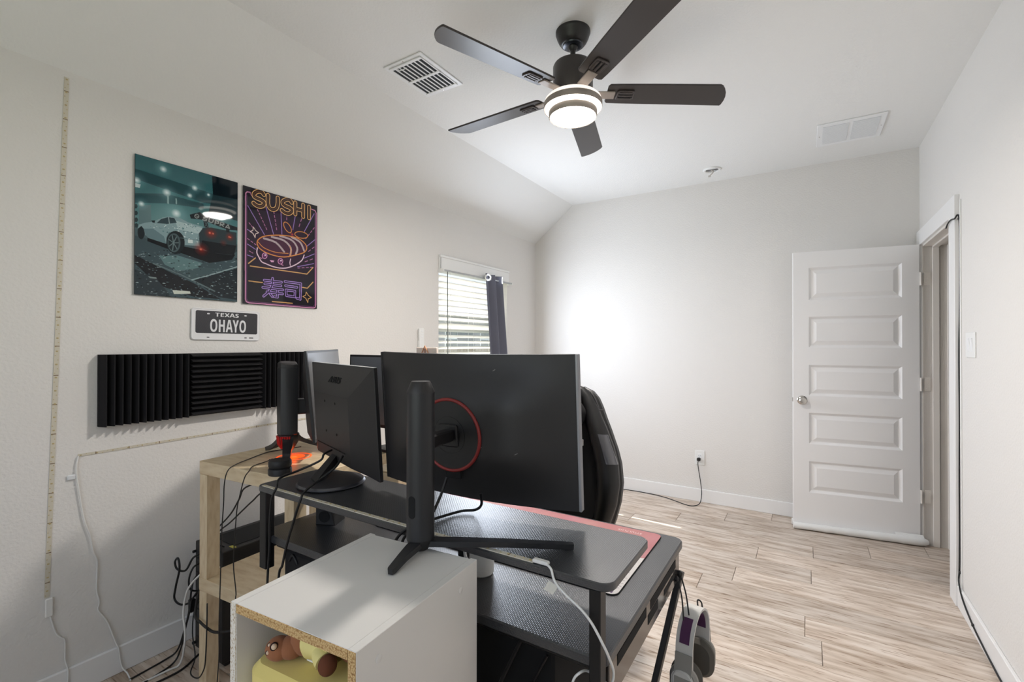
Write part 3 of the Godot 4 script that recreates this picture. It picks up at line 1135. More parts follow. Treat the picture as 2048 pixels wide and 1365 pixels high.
# ---------------------------------------------------------------- printed pictures
class Painter:
	var img: Image
	var hm: Array
	var brushes := {}

	func _init(w: int, h: int, bg: Color, homography: Array):
		img = Image.create(w, h, false, Image.FORMAT_RGBA8)
		img.fill(bg)
		hm = homography

	func at(x: float, y: float) -> Vector2:
		var d: float = hm[6] * x + hm[7] * y + hm[8]
		return Vector2((hm[0] * x + hm[1] * y + hm[2]) / d * img.get_width(), (hm[3] * x + hm[4] * y + hm[5]) / d * img.get_height())

	func brush(r: float, c: Color, soft: float) -> Image:
		var key := str([r, c, soft])
		if not brushes.has(key):
			var n := int(ceil(r)) * 2 + 3
			var b := Image.create(n, n, false, Image.FORMAT_RGBA8)
			for y in n:
				for x in n:
					var d := Vector2(x - n / 2, y - n / 2).length()
					var a := clampf(r + 0.5 - d, 0.0, 1.0) if soft == 0.0 else pow(clampf(1.0 - d / r, 0.0, 1.0), soft)
					b.set_pixel(x, y, Color(c.r, c.g, c.b, c.a * a))
			brushes[key] = b
		return brushes[key]

	func dab(p: Vector2, r: float, c: Color, soft := 0.0):
		var b := brush(r, c, soft)
		var n := b.get_width()
		img.blend_rect(b, Rect2i(0, 0, n, n), Vector2i(p) - Vector2i(n / 2, n / 2))

	func glow(x: float, y: float, r: float, c: Color, soft := 1.6):
		dab(at(x, y), r, c, soft)

	func line(pts: Array, r: float, c: Color, soft := 0.0):
		for i in pts.size() - 1:
			var a := at(pts[i][0], pts[i][1])
			var b := at(pts[i + 1][0], pts[i + 1][1])
			var n := int(maxf(1.0, a.distance_to(b) / maxf(0.7, r * 0.45)))
			for k in n + 1:
				dab(a.lerp(b, float(k) / n), r, c, soft)

	func curve(pts: Array) -> Array:
		var out := []
		for i in pts.size() - 1:
			var a: Array = pts[max(i - 1, 0)]
			var b: Array = pts[i]
			var c: Array = pts[i + 1]
			var d: Array = pts[min(i + 2, pts.size() - 1)]
			for k in 6:
				var t := k / 6.0
				out.append([cubic_interpolate(b[0], c[0], a[0], d[0], t), cubic_interpolate(b[1], c[1], a[1], d[1], t)])
		out.append(pts[-1])
		return out

	func fill(pts: Array, c: Color):
		var q := []
		var lo := 1e9
		var hi := -1e9
		for p in pts:
			var v := at(p[0], p[1])
			q.append(v)
			lo = minf(lo, v.y)
			hi = maxf(hi, v.y)
		for y in range(maxi(0, int(lo)), mini(img.get_height() - 1, int(hi)) + 1):
			var xs := []
			for i in q.size():
				var a: Vector2 = q[i]
				var b: Vector2 = q[(i + 1) % q.size()]
				var yy := y + 0.5
				if (a.y <= yy) != (b.y <= yy):
					xs.append(a.x + (yy - a.y) / (b.y - a.y) * (b.x - a.x))
			xs.sort()
			for i in range(0, xs.size() - 1, 2):
				var x0 := clampi(int(round(xs[i])), 0, img.get_width())
				var x1 := clampi(int(round(xs[i + 1])), 0, img.get_width())
				if x1 > x0:
					img.fill_rect(Rect2i(x0, y, x1 - x0, 1), c)

	func oval(x: float, y: float, rx: float, ry: float, turn := 0.0, n := 28) -> Array:
		var out := []
		for k in n + 1:
			var a := TAU * k / n
			var v := Vector2(cos(a) * rx, sin(a) * ry).rotated(turn)
			out.append([x + v.x, y + v.y])
		return out


func paint_car() -> Image:
	var p := Painter.new(560, 790, rgb8(52, 78, 84), [0.00091511, 3.321e-05, -0.060479, -0.00024002, 0.00080008, -0.0084009, -0.00017507, 5.0423e-06, 1.0])
	var r := RandomNumberGenerator.new()
	r.seed = 5
	for y in 790:
		var t := y / 790.0
		var c := rgb8(54, 100, 106).lerp(rgb8(64, 112, 116), clampf(t / 0.3, 0, 1))
		if t > 0.3:
			c = rgb8(64, 112, 116).lerp(rgb8(92, 132, 134), clampf((t - 0.3) / 0.15, 0, 1))
		if t > 0.52:
			c = rgb8(78, 100, 104).lerp(rgb8(38, 50, 56), clampf((t - 0.52) / 0.4, 0, 1))
		p.img.fill_rect(Rect2i(0, y, 560, 1), c)
	# garage ceiling and beams
	p.fill([[60, 160], [970, 470], [970, 520], [660, 470], [60, 250]], rgb8(44, 76, 82))
	p.fill([[40, 375], [330, 385], [660, 480], [660, 520], [330, 470], [40, 460]], rgb8(48, 78, 84))
	p.fill([[740, 240], [980, 270], [980, 450], [745, 400]], rgb8(16, 27, 33))
	p.fill([[745, 400], [980, 450], [980, 640], [700, 560]], rgb8(34, 54, 60))
	p.fill([[85, 480], [190, 480], [190, 650], [75, 660]], rgb8(92, 118, 122))
	for y in [490, 550, 610, 660]:
		p.fill(p.oval(55, y, 16, 20), rgb8(40, 58, 62))
	p.glow(360, 540, 160, Color(0.62, 0.74, 0.74, 0.40), 1.2)
	for g in [[310, 170, 34], [585, 340, 30], [335, 375, 40], [540, 405, 26], [105, 470, 28], [70, 262, 36], [415, 560, 44], [705, 400, 18]]:
		p.glow(g[0], g[1], g[2] * 1.7, Color(0.62, 0.82, 0.84, 0.5))
		p.glow(g[0], g[1], g[2] * 0.62, Color(0.95, 0.98, 0.98, 0.95), 0.9)
	p.fill([[50, 285], [105, 300], [95, 330], [45, 320]], rgb8(190, 206, 206))
	p.line([[345, 400], [345, 470]], 5, Color(0.6, 0.72, 0.72, 0.5))
	p.line([[418, 430], [418, 475]], 4, Color(0.6, 0.72, 0.72, 0.5))
	# wet floor
	p.fill([[10, 740], [330, 830], [960, 960], [960, 1400], [0, 1400]], rgb8(58, 76, 82))
	p.fill([[250, 930], [420, 930], [640, 1000], [560, 1080], [420, 1070], [300, 1010]], rgb8(92, 122, 124))
	p.fill([[420, 1070], [620, 1040], [900, 1060], [560, 1150]], rgb8(64, 84, 88))
	p.fill([[20, 915], [120, 965], [330, 1070], [560, 1180], [790, 1320], [560, 1300], [230, 1190], [20, 985]], rgb8(20, 24, 29))
	p.fill([[15, 1040], [220, 1130], [380, 1330], [15, 1290]], rgb8(40, 52, 58))
	p.fill([[560, 1150], [945, 1050], [945, 1330], [760, 1300]], rgb8(28, 36, 41))
	p.line([[200, 1000], [440, 1100], [740, 1250]], 4, rgb8(92, 110, 112))
	p.line([[540, 1148], [760, 1090], [945, 1036]], 3.5, rgb8(140, 160, 162))
	for k in 420:
		var x := r.randf_range(20, 950)
		var y := r.randf_range(880, 1330)
		var v := r.randf()
		var c := rgb8(150, 170, 172) if v > 0.72 else (rgb8(92, 112, 116) if v > 0.35 else rgb8(14, 18, 22))
		var w := r.randf_range(3, 17)
		var h := r.randf_range(1.5, 5)
		p.fill([[x - w, y], [x, y - h], [x + w, y + h * 0.6], [x, y + h]], c)
	p.fill([[362, 1236], [520, 1250], [526, 1271], [376, 1273]], rgb8(196, 202, 192))
	p.fill([[440, 1190], [500, 1200], [496, 1238], [446, 1232]], rgb8(12, 14, 18))
	p.fill([[145, 1112], [220, 1122], [225, 1136], [165, 1130]], rgb8(120, 134, 134))
	# the car
	p.fill([[150, 770], [320, 828], [470, 850], [700, 900], [930, 930], [900, 975], [700, 1000], [480, 920], [300, 860], [150, 800]], rgb8(12, 16, 20))
	p.fill(p.oval(96, 722, 32, 60), rgb8(26, 36, 40))
	p.fill([[66, 690], [80, 652], [140, 636], [210, 630], [248, 612], [290, 594], [345, 586], [405, 588], [450, 602], [520, 640], [650, 680], [640, 700], [612, 745], [612, 850], [470, 838], [440, 770], [395, 722], [345, 725], [322, 770], [318, 826], [160, 770], [132, 745], [120, 690], [100, 665]], rgb8(132, 158, 162))
	p.fill([[120, 690], [205, 690], [300, 760], [318, 826], [160, 772], [134, 745]], rgb8(98, 124, 130))
	p.fill([[400, 620], [520, 655], [640, 690], [640, 735], [600, 740], [430, 700]], rgb8(166, 188, 190))
	p.fill([[238, 642], [280, 606], [340, 592], [396, 600], [418, 642], [330, 650]], rgb8(50, 68, 74))
	p.line([[345, 594], [352, 648]], 2, rgb8(150, 170, 172))
	p.fill([[190, 618], [225, 618], [220, 640], [200, 636]], rgb8(26, 34, 38))
	for k in 150:
		var x := r.randf_range(170, 610)
		var y := r.randf_range(650, 830)
		if Vector2((x - 395) / 90.0, (y - 820) / 110.0).length() > 1.0 and y < 600 + x * 0.4:
			var w := r.randf_range(2, 11)
			p.fill([[x - w, y], [x - 2, y - w * 0.6], [x + w, y + 1], [x + 1, y + w * 0.6]], [rgb8(92, 128, 132), rgb8(70, 100, 106), rgb8(206, 220, 220)][r.randi() % 3])
	p.fill(p.oval(402, 815, 82, 102), rgb8(24, 32, 36))
	p.fill(p.oval(388, 818, 58, 84), rgb8(70, 88, 92))
	p.fill(p.oval(384, 818, 46, 70), rgb8(34, 44, 48))
	for k in 7:
		var a := TAU * k / 7.0
		p.line([[384, 818], [384 + cos(a) * 44, 818 + sin(a) * 66]], 2.2, rgb8(104, 124, 126))
	p.line([[612, 742], [600, 790], [612, 848]], 2.5, rgb8(110, 134, 138))
	p.fill([[612, 738], [650, 690], [720, 688], [945, 735], [945, 900], [900, 935], [700, 905], [620, 852]], rgb8(44, 56, 60))
	p.fill([[640, 800], [940, 850], [920, 935], [700, 905], [625, 860]], rgb8(18, 22, 26))
	p.fill([[512, 786], [556, 790], [556, 824], [514, 820]], rgb8(206, 218, 216))
	p.line([[440, 775], [610, 800]], 1.5, rgb8(90, 112, 116))
	# rear wing with lettering
	p.fill([[534, 572], [626, 550], [660, 585], [955, 690], [955, 718], [858, 706], [640, 618], [544, 606]], rgb8(26, 33, 37))
	p.fill([[655, 625], [690, 640], [700, 690], [662, 684]], rgb8(20, 26, 30))
	p.line([[664, 632], [692, 684]], 2.4, rgb8(74, 88, 90))
	p.line([[690, 642], [664, 682]], 2.4, rgb8(74, 88, 90))
	p.fill([[852, 690], [885, 700], [882, 735], [856, 730]], rgb8(20, 26, 30))
	p.line(p.oval(597, 586, 18, 17), 1.8, rgb8(150, 158, 156))
	p.line([[582, 582], [612, 590]], 1.5, rgb8(150, 158, 156))
	var grey := rgb8(150, 156, 154)
	for s in [
		[[690, 602], [662, 596], [655, 604], [684, 618], [678, 628], [648, 618]],
		[[708, 610], [702, 634], [724, 644], [738, 640], [744, 622]],
		[[756, 660], [762, 628], [790, 638], [790, 652], [762, 648]],
		[[802, 672], [808, 644], [836, 652], [836, 664], [810, 662], [832, 680]],
		[[850, 690], [872, 664], [884, 698], [858, 686]],
	]:
		p.line(s, 3.0, grey)
	# tail lamps
	for g in [[718, 738, 46, 0.95], [885, 773, 34, 0.9], [632, 880, 56, 0.95], [828, 825, 30, 0.45]]:
		p.glow(g[0], g[1], g[2], Color(0.75, 0.16, 0.10, 0.75 * g[3]), 1.4)
	for g in [[708, 735, 9], [738, 742, 8], [880, 772, 7], [892, 776, 6], [625, 878, 9]]:
		p.glow(g[0], g[1], g[2], Color(1.0, 0.55, 0.42, 0.95), 0.8)
	return p.img


func paint_sushi() -> Image:
	var p := Painter.new(560, 790, rgb8(38, 36, 42), [0.0010596, 8.1946e-06, -0.040345, -0.00021874, 0.00077517, 0.00056027, -0.00016985, 7.094e-06, 1.0])
	p.glow(450, 690, 330, Color(0.42, 0.16, 0.38, 0.42), 1.1)
	p.glow(450, 330, 260, Color(0.30, 0.14, 0.32, 0.22), 1.1)
	var violet := rgb8(150, 122, 190)
	var pink := rgb8(204, 138, 176)
	var gold := rgb8(206, 160, 104)
	var orange := rgb8(214, 140, 76)
	var pale := rgb8(214, 196, 190)
	var neon := func(pts: Array, r: float, c: Color):
		p.line(pts, r * 2.6, Color(c.r, c.g * 0.7, c.b, 0.07), 1.3)
		p.line(pts, r, c)
	for s in [[[85, 230], [268, 548]], [[285, 245], [368, 542]], [[450, 290], [460, 542]], [[605, 350], [580, 495]], [[812, 320], [706, 512]], [[822, 600], [735, 672]], [[815, 756], [706, 802]], [[810, 862], [632, 896]], [[80, 490], [132, 522]], [[80, 650], [168, 707]], [[80, 770], [142, 792]]]:
		neon.call(s, 2.6, violet)
	for s in [[[190, 270], [302, 508]], [[370, 290], [406, 512]], [[515, 320], [512, 402]], [[677, 370], [640, 482]], [[815, 470], [710, 605]], [[815, 680], [735, 742]], [[800, 810], [690, 850]], [[98, 416], [150, 480]], [[98, 725], [152, 757]], [[80, 588], [190, 670]], [[632, 912], [815, 900]], [[112, 96], [132, 130]]]:
		var a := Vector2(s[0][0], s[0][1])
		var b := Vector2(s[1][0], s[1][1])
		var n := int(maxf(2, a.distance_to(b) / 42.0))
		for k in n:
			var q0 := a.lerp(b, (k + 0.05) / n)
			var q1 := a.lerp(b, (k + 0.60) / n)
			neon.call([[q0.x, q0.y], [q1.x, q1.y]], 2.5, rgb8(180, 116, 160))
	neon.call([[112, 86], [78, 80], [64, 96], [62, 130], [56, 1255], [66, 1284], [96, 1296], [806, 1348], [826, 1340], [832, 1310], [834, 312], [822, 286], [784, 270]], 3.6, pink)
	p.line([[76, 110], [70, 1250], [84, 1280], [806, 1334], [820, 1310], [822, 320]], 1.4, rgb8(120, 70, 120))
	# lettering SUSHI as double neon outlines
	var letters := [
		p.curve([[262, 112], [238, 82], [196, 76], [158, 98], [156, 130], [190, 152], [228, 168], [262, 194], [258, 224], [226, 240], [184, 230], [150, 204]]),
		p.curve([[308, 118], [308, 210], [328, 258], [364, 274], [400, 258], [414, 214], [416, 148]]),
		p.curve([[566, 198], [546, 170], [508, 166], [472, 186], [472, 214], [502, 236], [540, 252], [568, 274], [562, 302], [532, 318], [490, 306], [460, 282]]),
		[[606, 200], [606, 324]], [[692, 224], [692, 352]], [[606, 264], [692, 288]],
		[[756, 246], [756, 366]],
	]
	for l in letters:
		p.line(l, 24.0, Color(0.5, 0.3, 0.15, 0.05), 1.2)
	for l in letters:
		p.line(l, 15.5, rgb8(224, 176, 116))
	for l in letters:
		p.line(l, 10.0, rgb8(48, 38, 40))
	for l in letters:
		p.line(l, 4.0, rgb8(92, 64, 50))
	# tray
	for s in [[[92, 862], [168, 802]], [[110, 890], [735, 976], [802, 904]], [[95, 1055], [246, 1073]], [[684, 1122], [740, 1131], [802, 1064]], [[355, 1280], [576, 1298]]]:
		neon.call(s, 3.6, gold)
	# the sushi
	var top := p.curve([[186, 640], [200, 602], [262, 566], [385, 553], [525, 560], [642, 590], [716, 648], [732, 700], [702, 740], [640, 762], [552, 782], [482, 790], [398, 780], [288, 744], [210, 692], [186, 640]])
	p.fill(top, rgb8(74, 42, 62))
	for s in [[[262, 588], [392, 632], [484, 732]], [[348, 572], [480, 610], [556, 690], [552, 772]], [[440, 562], [566, 606], [628, 690], [612, 762]], [[566, 574], [660, 630], [704, 724]]]:
		p.line(p.curve(s), 7.0, rgb8(176, 160, 164))
	neon.call(top, 3.4, orange)
	neon.call(p.curve([[200, 628], [262, 690], [386, 738], [530, 752]]), 2.6, orange)
	neon.call(p.curve([[535, 790], [562, 740], [548, 672]]), 2.6, orange)
	neon.call(p.curve([[190, 692], [184, 742], [206, 792], [236, 842], [290, 868], [350, 892], [424, 910], [500, 912], [572, 892], [632, 862], [682, 822], [704, 768]]), 3.8, rgb8(222, 196, 210))
	neon.call(p.curve([[556, 812], [548, 850], [552, 882]]), 3.0, rgb8(222, 196, 210))
	for e in [[270, 778], [444, 838]]:
		neon.call(p.oval(e[0], e[1], 26, 30), 2.4, rgb8(216, 150, 196))
		p.fill(p.oval(e[0], e[1], 15, 18), rgb8(120, 60, 116))
		p.fill(p.oval(e[0] + 6, e[1] - 8, 8, 9), rgb8(240, 220, 236))
	neon.call([[222, 800], [240, 806]], 2.6, pink)
	neon.call([[452, 872], [474, 882]], 2.6, pink)
	p.fill([[326, 824], [376, 832], [366, 850], [342, 848]], rgb8(214, 160, 196))
	neon.call(p.oval(522, 468, 30, 66, -0.55), 2.8, orange)
	neon.call(p.oval(672, 550, 72, 34, 0.18), 2.8, orange)
	p.glow(572, 545, 16, Color(0.85, 0.3, 0.3, 0.9), 1.0)
	# stars
	for s in [[157, 520, 46, pale], [737, 1228, 46, gold]]:
		var x: float = s[0]
		var y: float = s[1]
		var q: float = s[2]
		neon.call([[x - 10, y - q * 1.2], [x + 14, y - 18], [x + q, y + 6], [x + 12, y + 20], [x + 8, y + q * 1.3], [x - 14, y + 14], [x - q, y - 6], [x - 16, y - 20], [x - 10, y - q * 1.2]], 2.6, s[3])
	# the two characters below
	var kanji := [
		[[266, 1046], [456, 1068]], [[272, 1086], [450, 1106]], [[250, 1126], [470, 1152]], [[358, 1026], [352, 1100], [322, 1168], [258, 1222]],
		[[296, 1174], [468, 1196]], [[414, 1160], [412, 1232], [374, 1228]], [[330, 1196], [352, 1224]],
		[[494, 1060], [668, 1082], [662, 1254], [624, 1242]], [[500, 1106], [626, 1122]], [[506, 1152], [604, 1164], [602, 1228], [510, 1214], [506, 1152]],
	]
	for k in kanji:
		p.line(k, 17.0, Color(0.45, 0.30, 0.62, 0.06), 1.2)
	for k in kanji:
		p.line(k, 9.0, rgb8(176, 144, 216))
	for k in kanji:
		p.line(k, 4.2, rgb8(58, 46, 76))
	return p.img


const WL := Basis(Vector3(0, 0, -1), Vector3(0, 1, 0), Vector3(1, 0, 0))   # things on the left wall: x along the wall, z into the room


func print_panel(called: String, label: String, za: float, zb: float, ya: float, yb: float, im: Image):
	var t := thing(called, label, "poster")
	t.transform = Transform3D(WL, Vector3(0.006, (ya + yb) * 0.5, (za + zb) * 0.5))
	var w := absf(zb - za)
	var h := yb - ya
	var st := begin()
	box(st, Vector3(0, 0, 0.002), Vector3(w, h, 0.004), 0.001)
	part("metal_panel", st, M.print_edge, t)
	st = begin()
	for q in [[Vector2(0, 1), Vector2(-1, -1)], [Vector2(0, 0), Vector2(-1, 1)], [Vector2(1, 0), Vector2(1, 1)], [Vector2(0, 1), Vector2(-1, -1)], [Vector2(1, 0), Vector2(1, 1)], [Vector2(1, 1), Vector2(1, -1)]]:
		st.set_uv(q[0])
		st.add_vertex(Vector3(q[1].x * (w * 0.5 - 0.0012), q[1].y * (h * 0.5 - 0.0012), 0.0043))
	var m := mat(Color.WHITE, 0.03, 0.0, 0.42)
	m.albedo_texture = ImageTexture.create_from_image(im)
	m.texture_repeat = false
	part("print", st, m, t)
	st = begin()
	box(st, Vector3(0, 0.12, -0.003), Vector3(0.06, 0.06, 0.006), 0.001)
	part("mount", st, M.black, t)


func build_wall_things():
	print_panel("wall_print", "glossy metal print of a white sports car in a dark teal garage", -0.839, -1.263, 1.562, 2.157, paint_car())
	print_panel("wall_print", "glossy dark metal print of neon sushi with pink border, right of the car print", -1.289, -1.713, 1.556, 2.152, paint_sushi())

	# licence plate
	var t := thing("license_plate", "black and white vanity license plate reading TEXAS OHAYO on the wall", "license plate")
	t.transform = Transform3D(WL * Basis(Vector3.BACK, deg_to_rad(-0.6)), Vector3(0.004, 1.446, -1.2185))
	var st := begin()
	var up := Transform3D(Basis(Vector3.RIGHT, Vector3.BACK, Vector3.DOWN), Vector3.ZERO)
	slab(st, rrect(0.322, 0.150, 0.014, 6), 0.0, 0.003, 0.0008, up)
	part("plate", st, mat(rgb8(228, 228, 230), 0.35), t)
	st = begin()
	var rim := rrect(0.316, 0.144, 0.012, 6)
	var loop := []
	for p in rim:
		loop.append(Vector3(p.x, p.y, 0.003))
	loop.append(loop[0])
	tube(st, loop, 0.0016, 6, false)
	part("raised_rim", st, mat(rgb8(232, 232, 234), 0.35), t)
	var carbon := Image.create(64, 64, false, Image.FORMAT_RGBA8)
	for y in 64:
		for x in 64:
			var k := 0.5 + 0.5 * sin(TAU * (x + y) / 16.0)
			carbon.set_pixel(x, y, rgb8(34, 34, 38).lerp(rgb8(62, 62, 68), k))
	var cm := mat(Color.WHITE, 0.3)
	cm.albedo_texture = ImageTexture.create_from_image(carbon)
	cm.uv1_triplanar = true
	cm.uv1_scale = Vector3(36, 36, 36)
	st = begin()
	slab(st, rrect(0.290, 0.106, 0.008, 5, Vector2(0.002, -0.0105)), 0.003, 0.0034, 0.0, up)
	part("carbon_field", st, cm, t)
	var lm := mat(rgb8(222, 223, 226), 0.4)
	var big := lettering("lettering", "OHAYO", 0.060, 0.0012, Transform3D(Basis.from_scale(Vector3(0.60, 1, 1)), Vector3(0.004, -0.007, 0.0038)), lm, t)
	lettering("state_lettering", "TEXAS", 0.0185, 0.0012, Transform3D(Basis.from_scale(Vector3(1.50, 1, 1)), Vector3(-0.002, 0.047, 0.0038)), lm, t)
	st = begin()
	for x in [-0.088, 0.086]:
		slab(st, rrect(0.012, 0.006, 0.0028, 4, Vector2(x, -0.050)), 0.0033, 0.0042, 0.0003, up)
	part("bolt_slot", st, lm, t)
	st = begin()
	for e in [[-0.088, 0.012], [0.088, 0.012], [0.116, 0.022]]:
		slab(st, rrect(e[1], 0.0042, 0.0015, 3, Vector2(e[0], 0.0615)), 0.0028, 0.0034, 0.0, up)
	part("bottom_mark", st, M.black, t)

	# acoustic foam: wedge panels
	for k in 3:
		var za: float = [-0.722, -1.046, -1.372][k]
		var zb: float = [-1.043, -1.369, -1.692][k]
		var lab: String = ["black acoustic foam panel with vertical ridges, first of the row of three", "black acoustic foam panel with horizontal ridges in the middle of the row", "black acoustic foam panel with vertical ridges behind the monitor stand"][k]
		var f := thing("foam_panel", lab, "acoustic panel", Vector3.ZERO, 0.0, "acoustic foam panels")
		f.transform = Transform3D(WL, Vector3(0.001, 1.166, (za + zb) * 0.5))
		var w := za - zb
		var h := 0.288
		st = begin()
		bb(st, Vector3(-w * 0.5, -h * 0.5, 0), Vector3(w * 0.5, h * 0.5, 0.018))
		part("backing", st, M.foam, f)
		st = begin()
		var n := 12
		var long := h if k != 1 else w
		var step := (w if k != 1 else h) / n
		for i in n:
			var a := -step * n * 0.5 + step * i
			var pts := [Vector2(a + 0.0006, 0.017), Vector2(a + step * 0.5 - 0.0018, 0.0515), Vector2(a + step * 0.5 + 0.0018, 0.0515), Vector2(a + step - 0.0006, 0.017)]
			for e in 3:
				var pa: Vector2 = pts[e]
				var pb: Vector2 = pts[e + 1]
				var q := []
				for s in [[pa, -1.0], [pb, -1.0], [pb, 1.0], [pa, 1.0]]:
					var v: Vector2 = s[0]
					q.append(Vector3(v.x, s[1] * long * 0.5, v.y) if k != 1 else Vector3(s[1] * long * 0.5, v.x, v.y))
				poly(st, q, Vector3(0, 0, 1))
			for s in [-1.0, 1.0]:
				var q := []
				for v in pts:
					q.append(Vector3(v.x, s * long * 0.5, v.y) if k != 1 else Vector3(s * long * 0.5, v.x, v.y))
				poly(st, q, Vector3(0, s, 0) if k != 1 else Vector3(s, 0, 0))
		part("wedges", st, M.foam, f)

	# LED tapes on the wall
	led_tape("led_tape", "yellowed LED light strip stuck upright on the left wall", [Vector3(0.0015, 2.377, -0.624), Vector3(0.0015, 1.40, -0.603), Vector3(0.0015, 0.405, -0.578)], Vector3(0, 0.02, 1).normalized(), 0.0145)
	led_tape("led_tape", "LED light strip stuck level on the wall under the foam panels", [Vector3(0.0015, 0.918, -0.664), Vector3(0.0015, 0.924, -1.10), Vector3(0.0015, 0.935, -1.95)], Vector3(0, 1, 0), 0.010)
	wire("led_cable", "white cable with plug dropping from the upright LED strip", "cable", [Vector3(0.007, 0.335, -0.586), Vector3(0.007, 0.310, -0.591), Vector3(0.007, 0.261, -0.603), Vector3(0.008, 0.240, -0.616), Vector3(0.008, 0.220, -0.628), Vector3(0.008, 0.149, -0.629), Vector3(0.019, 0.105, -0.635), Vector3(0.020, 0.050, -0.632), Vector3(0.035, 0.006, -0.62), Vector3(0.12, 0.004, -0.58)], 0.0026, M.cable_white)
	st = begin()
	var plug := get_node("led_cable")
	bb(st, Vector3(0.002, 0.333, -0.594), Vector3(0.012, 0.402, -0.572), 0.003)
	part("plug", st, M.cable_white, plug)
	wire("led_cable", "wavy white cable hanging from the level LED strip down to the floor", "cable", [Vector3(0.005, 0.916, -0.664), Vector3(0.007, 0.865, -0.658), Vector3(0.007, 0.79, -0.665), Vector3(0.007, 0.665, -0.682), Vector3(0.007, 0.60, -0.699), Vector3(0.007, 0.527, -0.711), Vector3(0.007, 0.483, -0.723), Vector3(0.007, 0.374, -0.722), Vector3(0.007, 0.32, -0.731), Vector3(0.007, 0.287, -0.728), Vector3(0.007, 0.227, -0.757), Vector3(0.012, 0.135, -0.782), Vector3(0.021, 0.105, -0.790), Vector3(0.022, 0.03, -0.80), Vector3(0.05, 0.005, -0.81), Vector3(0.11, 0.004, -0.80)], 0.0028, M.cable_white)
	var cl := thing("cable_clip", "small clear adhesive clip beside the wavy white cable", "clip", Vector3(0.0, 0.838, -0.646))
	st = begin()
	bb(st, Vector3(0.001, -0.010, -0.012), Vector3(0.008, 0.010, 0.014), 0.003)
	part("body", st, mat(rgb8(226, 228, 230), 0.15), cl)

	# remote on the wall by the window
	var rm := thing("fan_remote", "white remote in a holder on the wall beside the window", "remote")
	rm.transform = Transform3D(WL, Vector3(0.0, 1.397, -2.578))
	st = begin()
	slab(st, rrect(0.050, 0.145, 0.010, 5), 0.004, 0.022, 0.003, Transform3D(Basis(Vector3.RIGHT, Vector3.BACK, Vector3.DOWN), Vector3.ZERO))
	part("body", st, M.white, rm)
	st = begin()
	bb(st, Vector3(-0.027, -0.074, 0.0), Vector3(0.027, -0.02, 0.018), 0.003)
	part("holder", st, M.white, rm)
	st = begin()
	for y in [0.05, 0.03, 0.01]:
		bb(st, Vector3(-0.012, y - 0.005, 0.021), Vector3(0.012, y + 0.005, 0.0235), 0.001)
	part("button", st, M.vent, rm)

	# wall outlet and its plug cord
	var ot := thing("wall_outlet", "white duplex wall outlet on the back wall", "outlet", Vector3(1.626, 0.378, BZ))
	st = begin()
	slab(st, rrect(0.078, 0.124, 0.004, 4), 0.0, 0.006, 0.002, Transform3D(Basis(Vector3.RIGHT, Vector3.BACK, Vector3.DOWN), Vector3.ZERO))
	part("cover_plate", st, M.white, ot)
	st = begin()
	bb(st, Vector3(-0.017, -0.035, 0.005), Vector3(0.017, 0.035, 0.0075), 0.001)
	part("receptacle", st, M.vent, ot)
	st = begin()
	for x in [-0.007, 0.007]:
		bb(st, Vector3(x - 0.0012, 0.012, 0.0074), Vector3(x + 0.0012, 0.022, 0.0078))
	box(st, Vector3(0, 0.005, 0.0076), Vector3(0.004, 0.004, 0.0004))
	part("slot", st, M.dark_hole, ot)
	var pc := wire("power_cord", "black power cord from the back wall outlet along the floor", "cord", [Vector3(1.620, 0.362, BZ + 0.030), Vector3(1.616, 0.340, BZ + 0.036), Vector3(1.618, 0.300, BZ + 0.033), Vector3(1.630, 0.219, BZ + 0.030), Vector3(1.642, 0.135, BZ + 0.034), Vector3(1.648, 0.073, BZ + 0.05), Vector3(1.644, 0.018, BZ + 0.10), Vector3(1.615, 0.006, BZ + 0.155), Vector3(1.560, 0.005, BZ + 0.172), Vector3(1.445, 0.005, BZ + 0.115), Vector3(1.345, 0.005, BZ + 0.065), Vector3(1.19, 0.005, BZ + 0.034), Vector3(1.0, 0.005, BZ + 0.034), Vector3(0.86, 0.005, BZ + 0.06)], 0.0033, M.cable_black)
	st = begin()
	bb(st, Vector3(1.606, 0.352, BZ + 0.006), Vector3(1.634, 0.378, BZ + 0.036), 0.005)
	part("plug", st, M.cable_black, pc)

	# light switch on the right wall
	var sw := thing("light_switch", "white double rocker light switch plate on the right wall", "light switch")
	sw.transform = Transform3D(Basis(Vector3(0, 0, 1), Vector3.UP, Vector3(-1, 0, 0)), Vector3(RW, 1.353, -3.090))
	st = begin()
	slab(st, rrect(0.148, 0.122, 0.004, 4), 0.0, 0.006, 0.002, Transform3D(Basis(Vector3.RIGHT, Vector3.BACK, Vector3.DOWN), Vector3.ZERO))
	part("cover_plate", st, M.white, sw)
	for x in [-0.024, 0.024]:
		st = begin()
		var rx := Transform3D(Basis(Vector3.RIGHT, deg_to_rad(4)), Vector3(x, 0, 0.006))
		box(st, Vector3(0, 0, 0), Vector3(0.033, 0.066, 0.006), 0.001, rx)
		part("rocker", st, M.vent, sw)

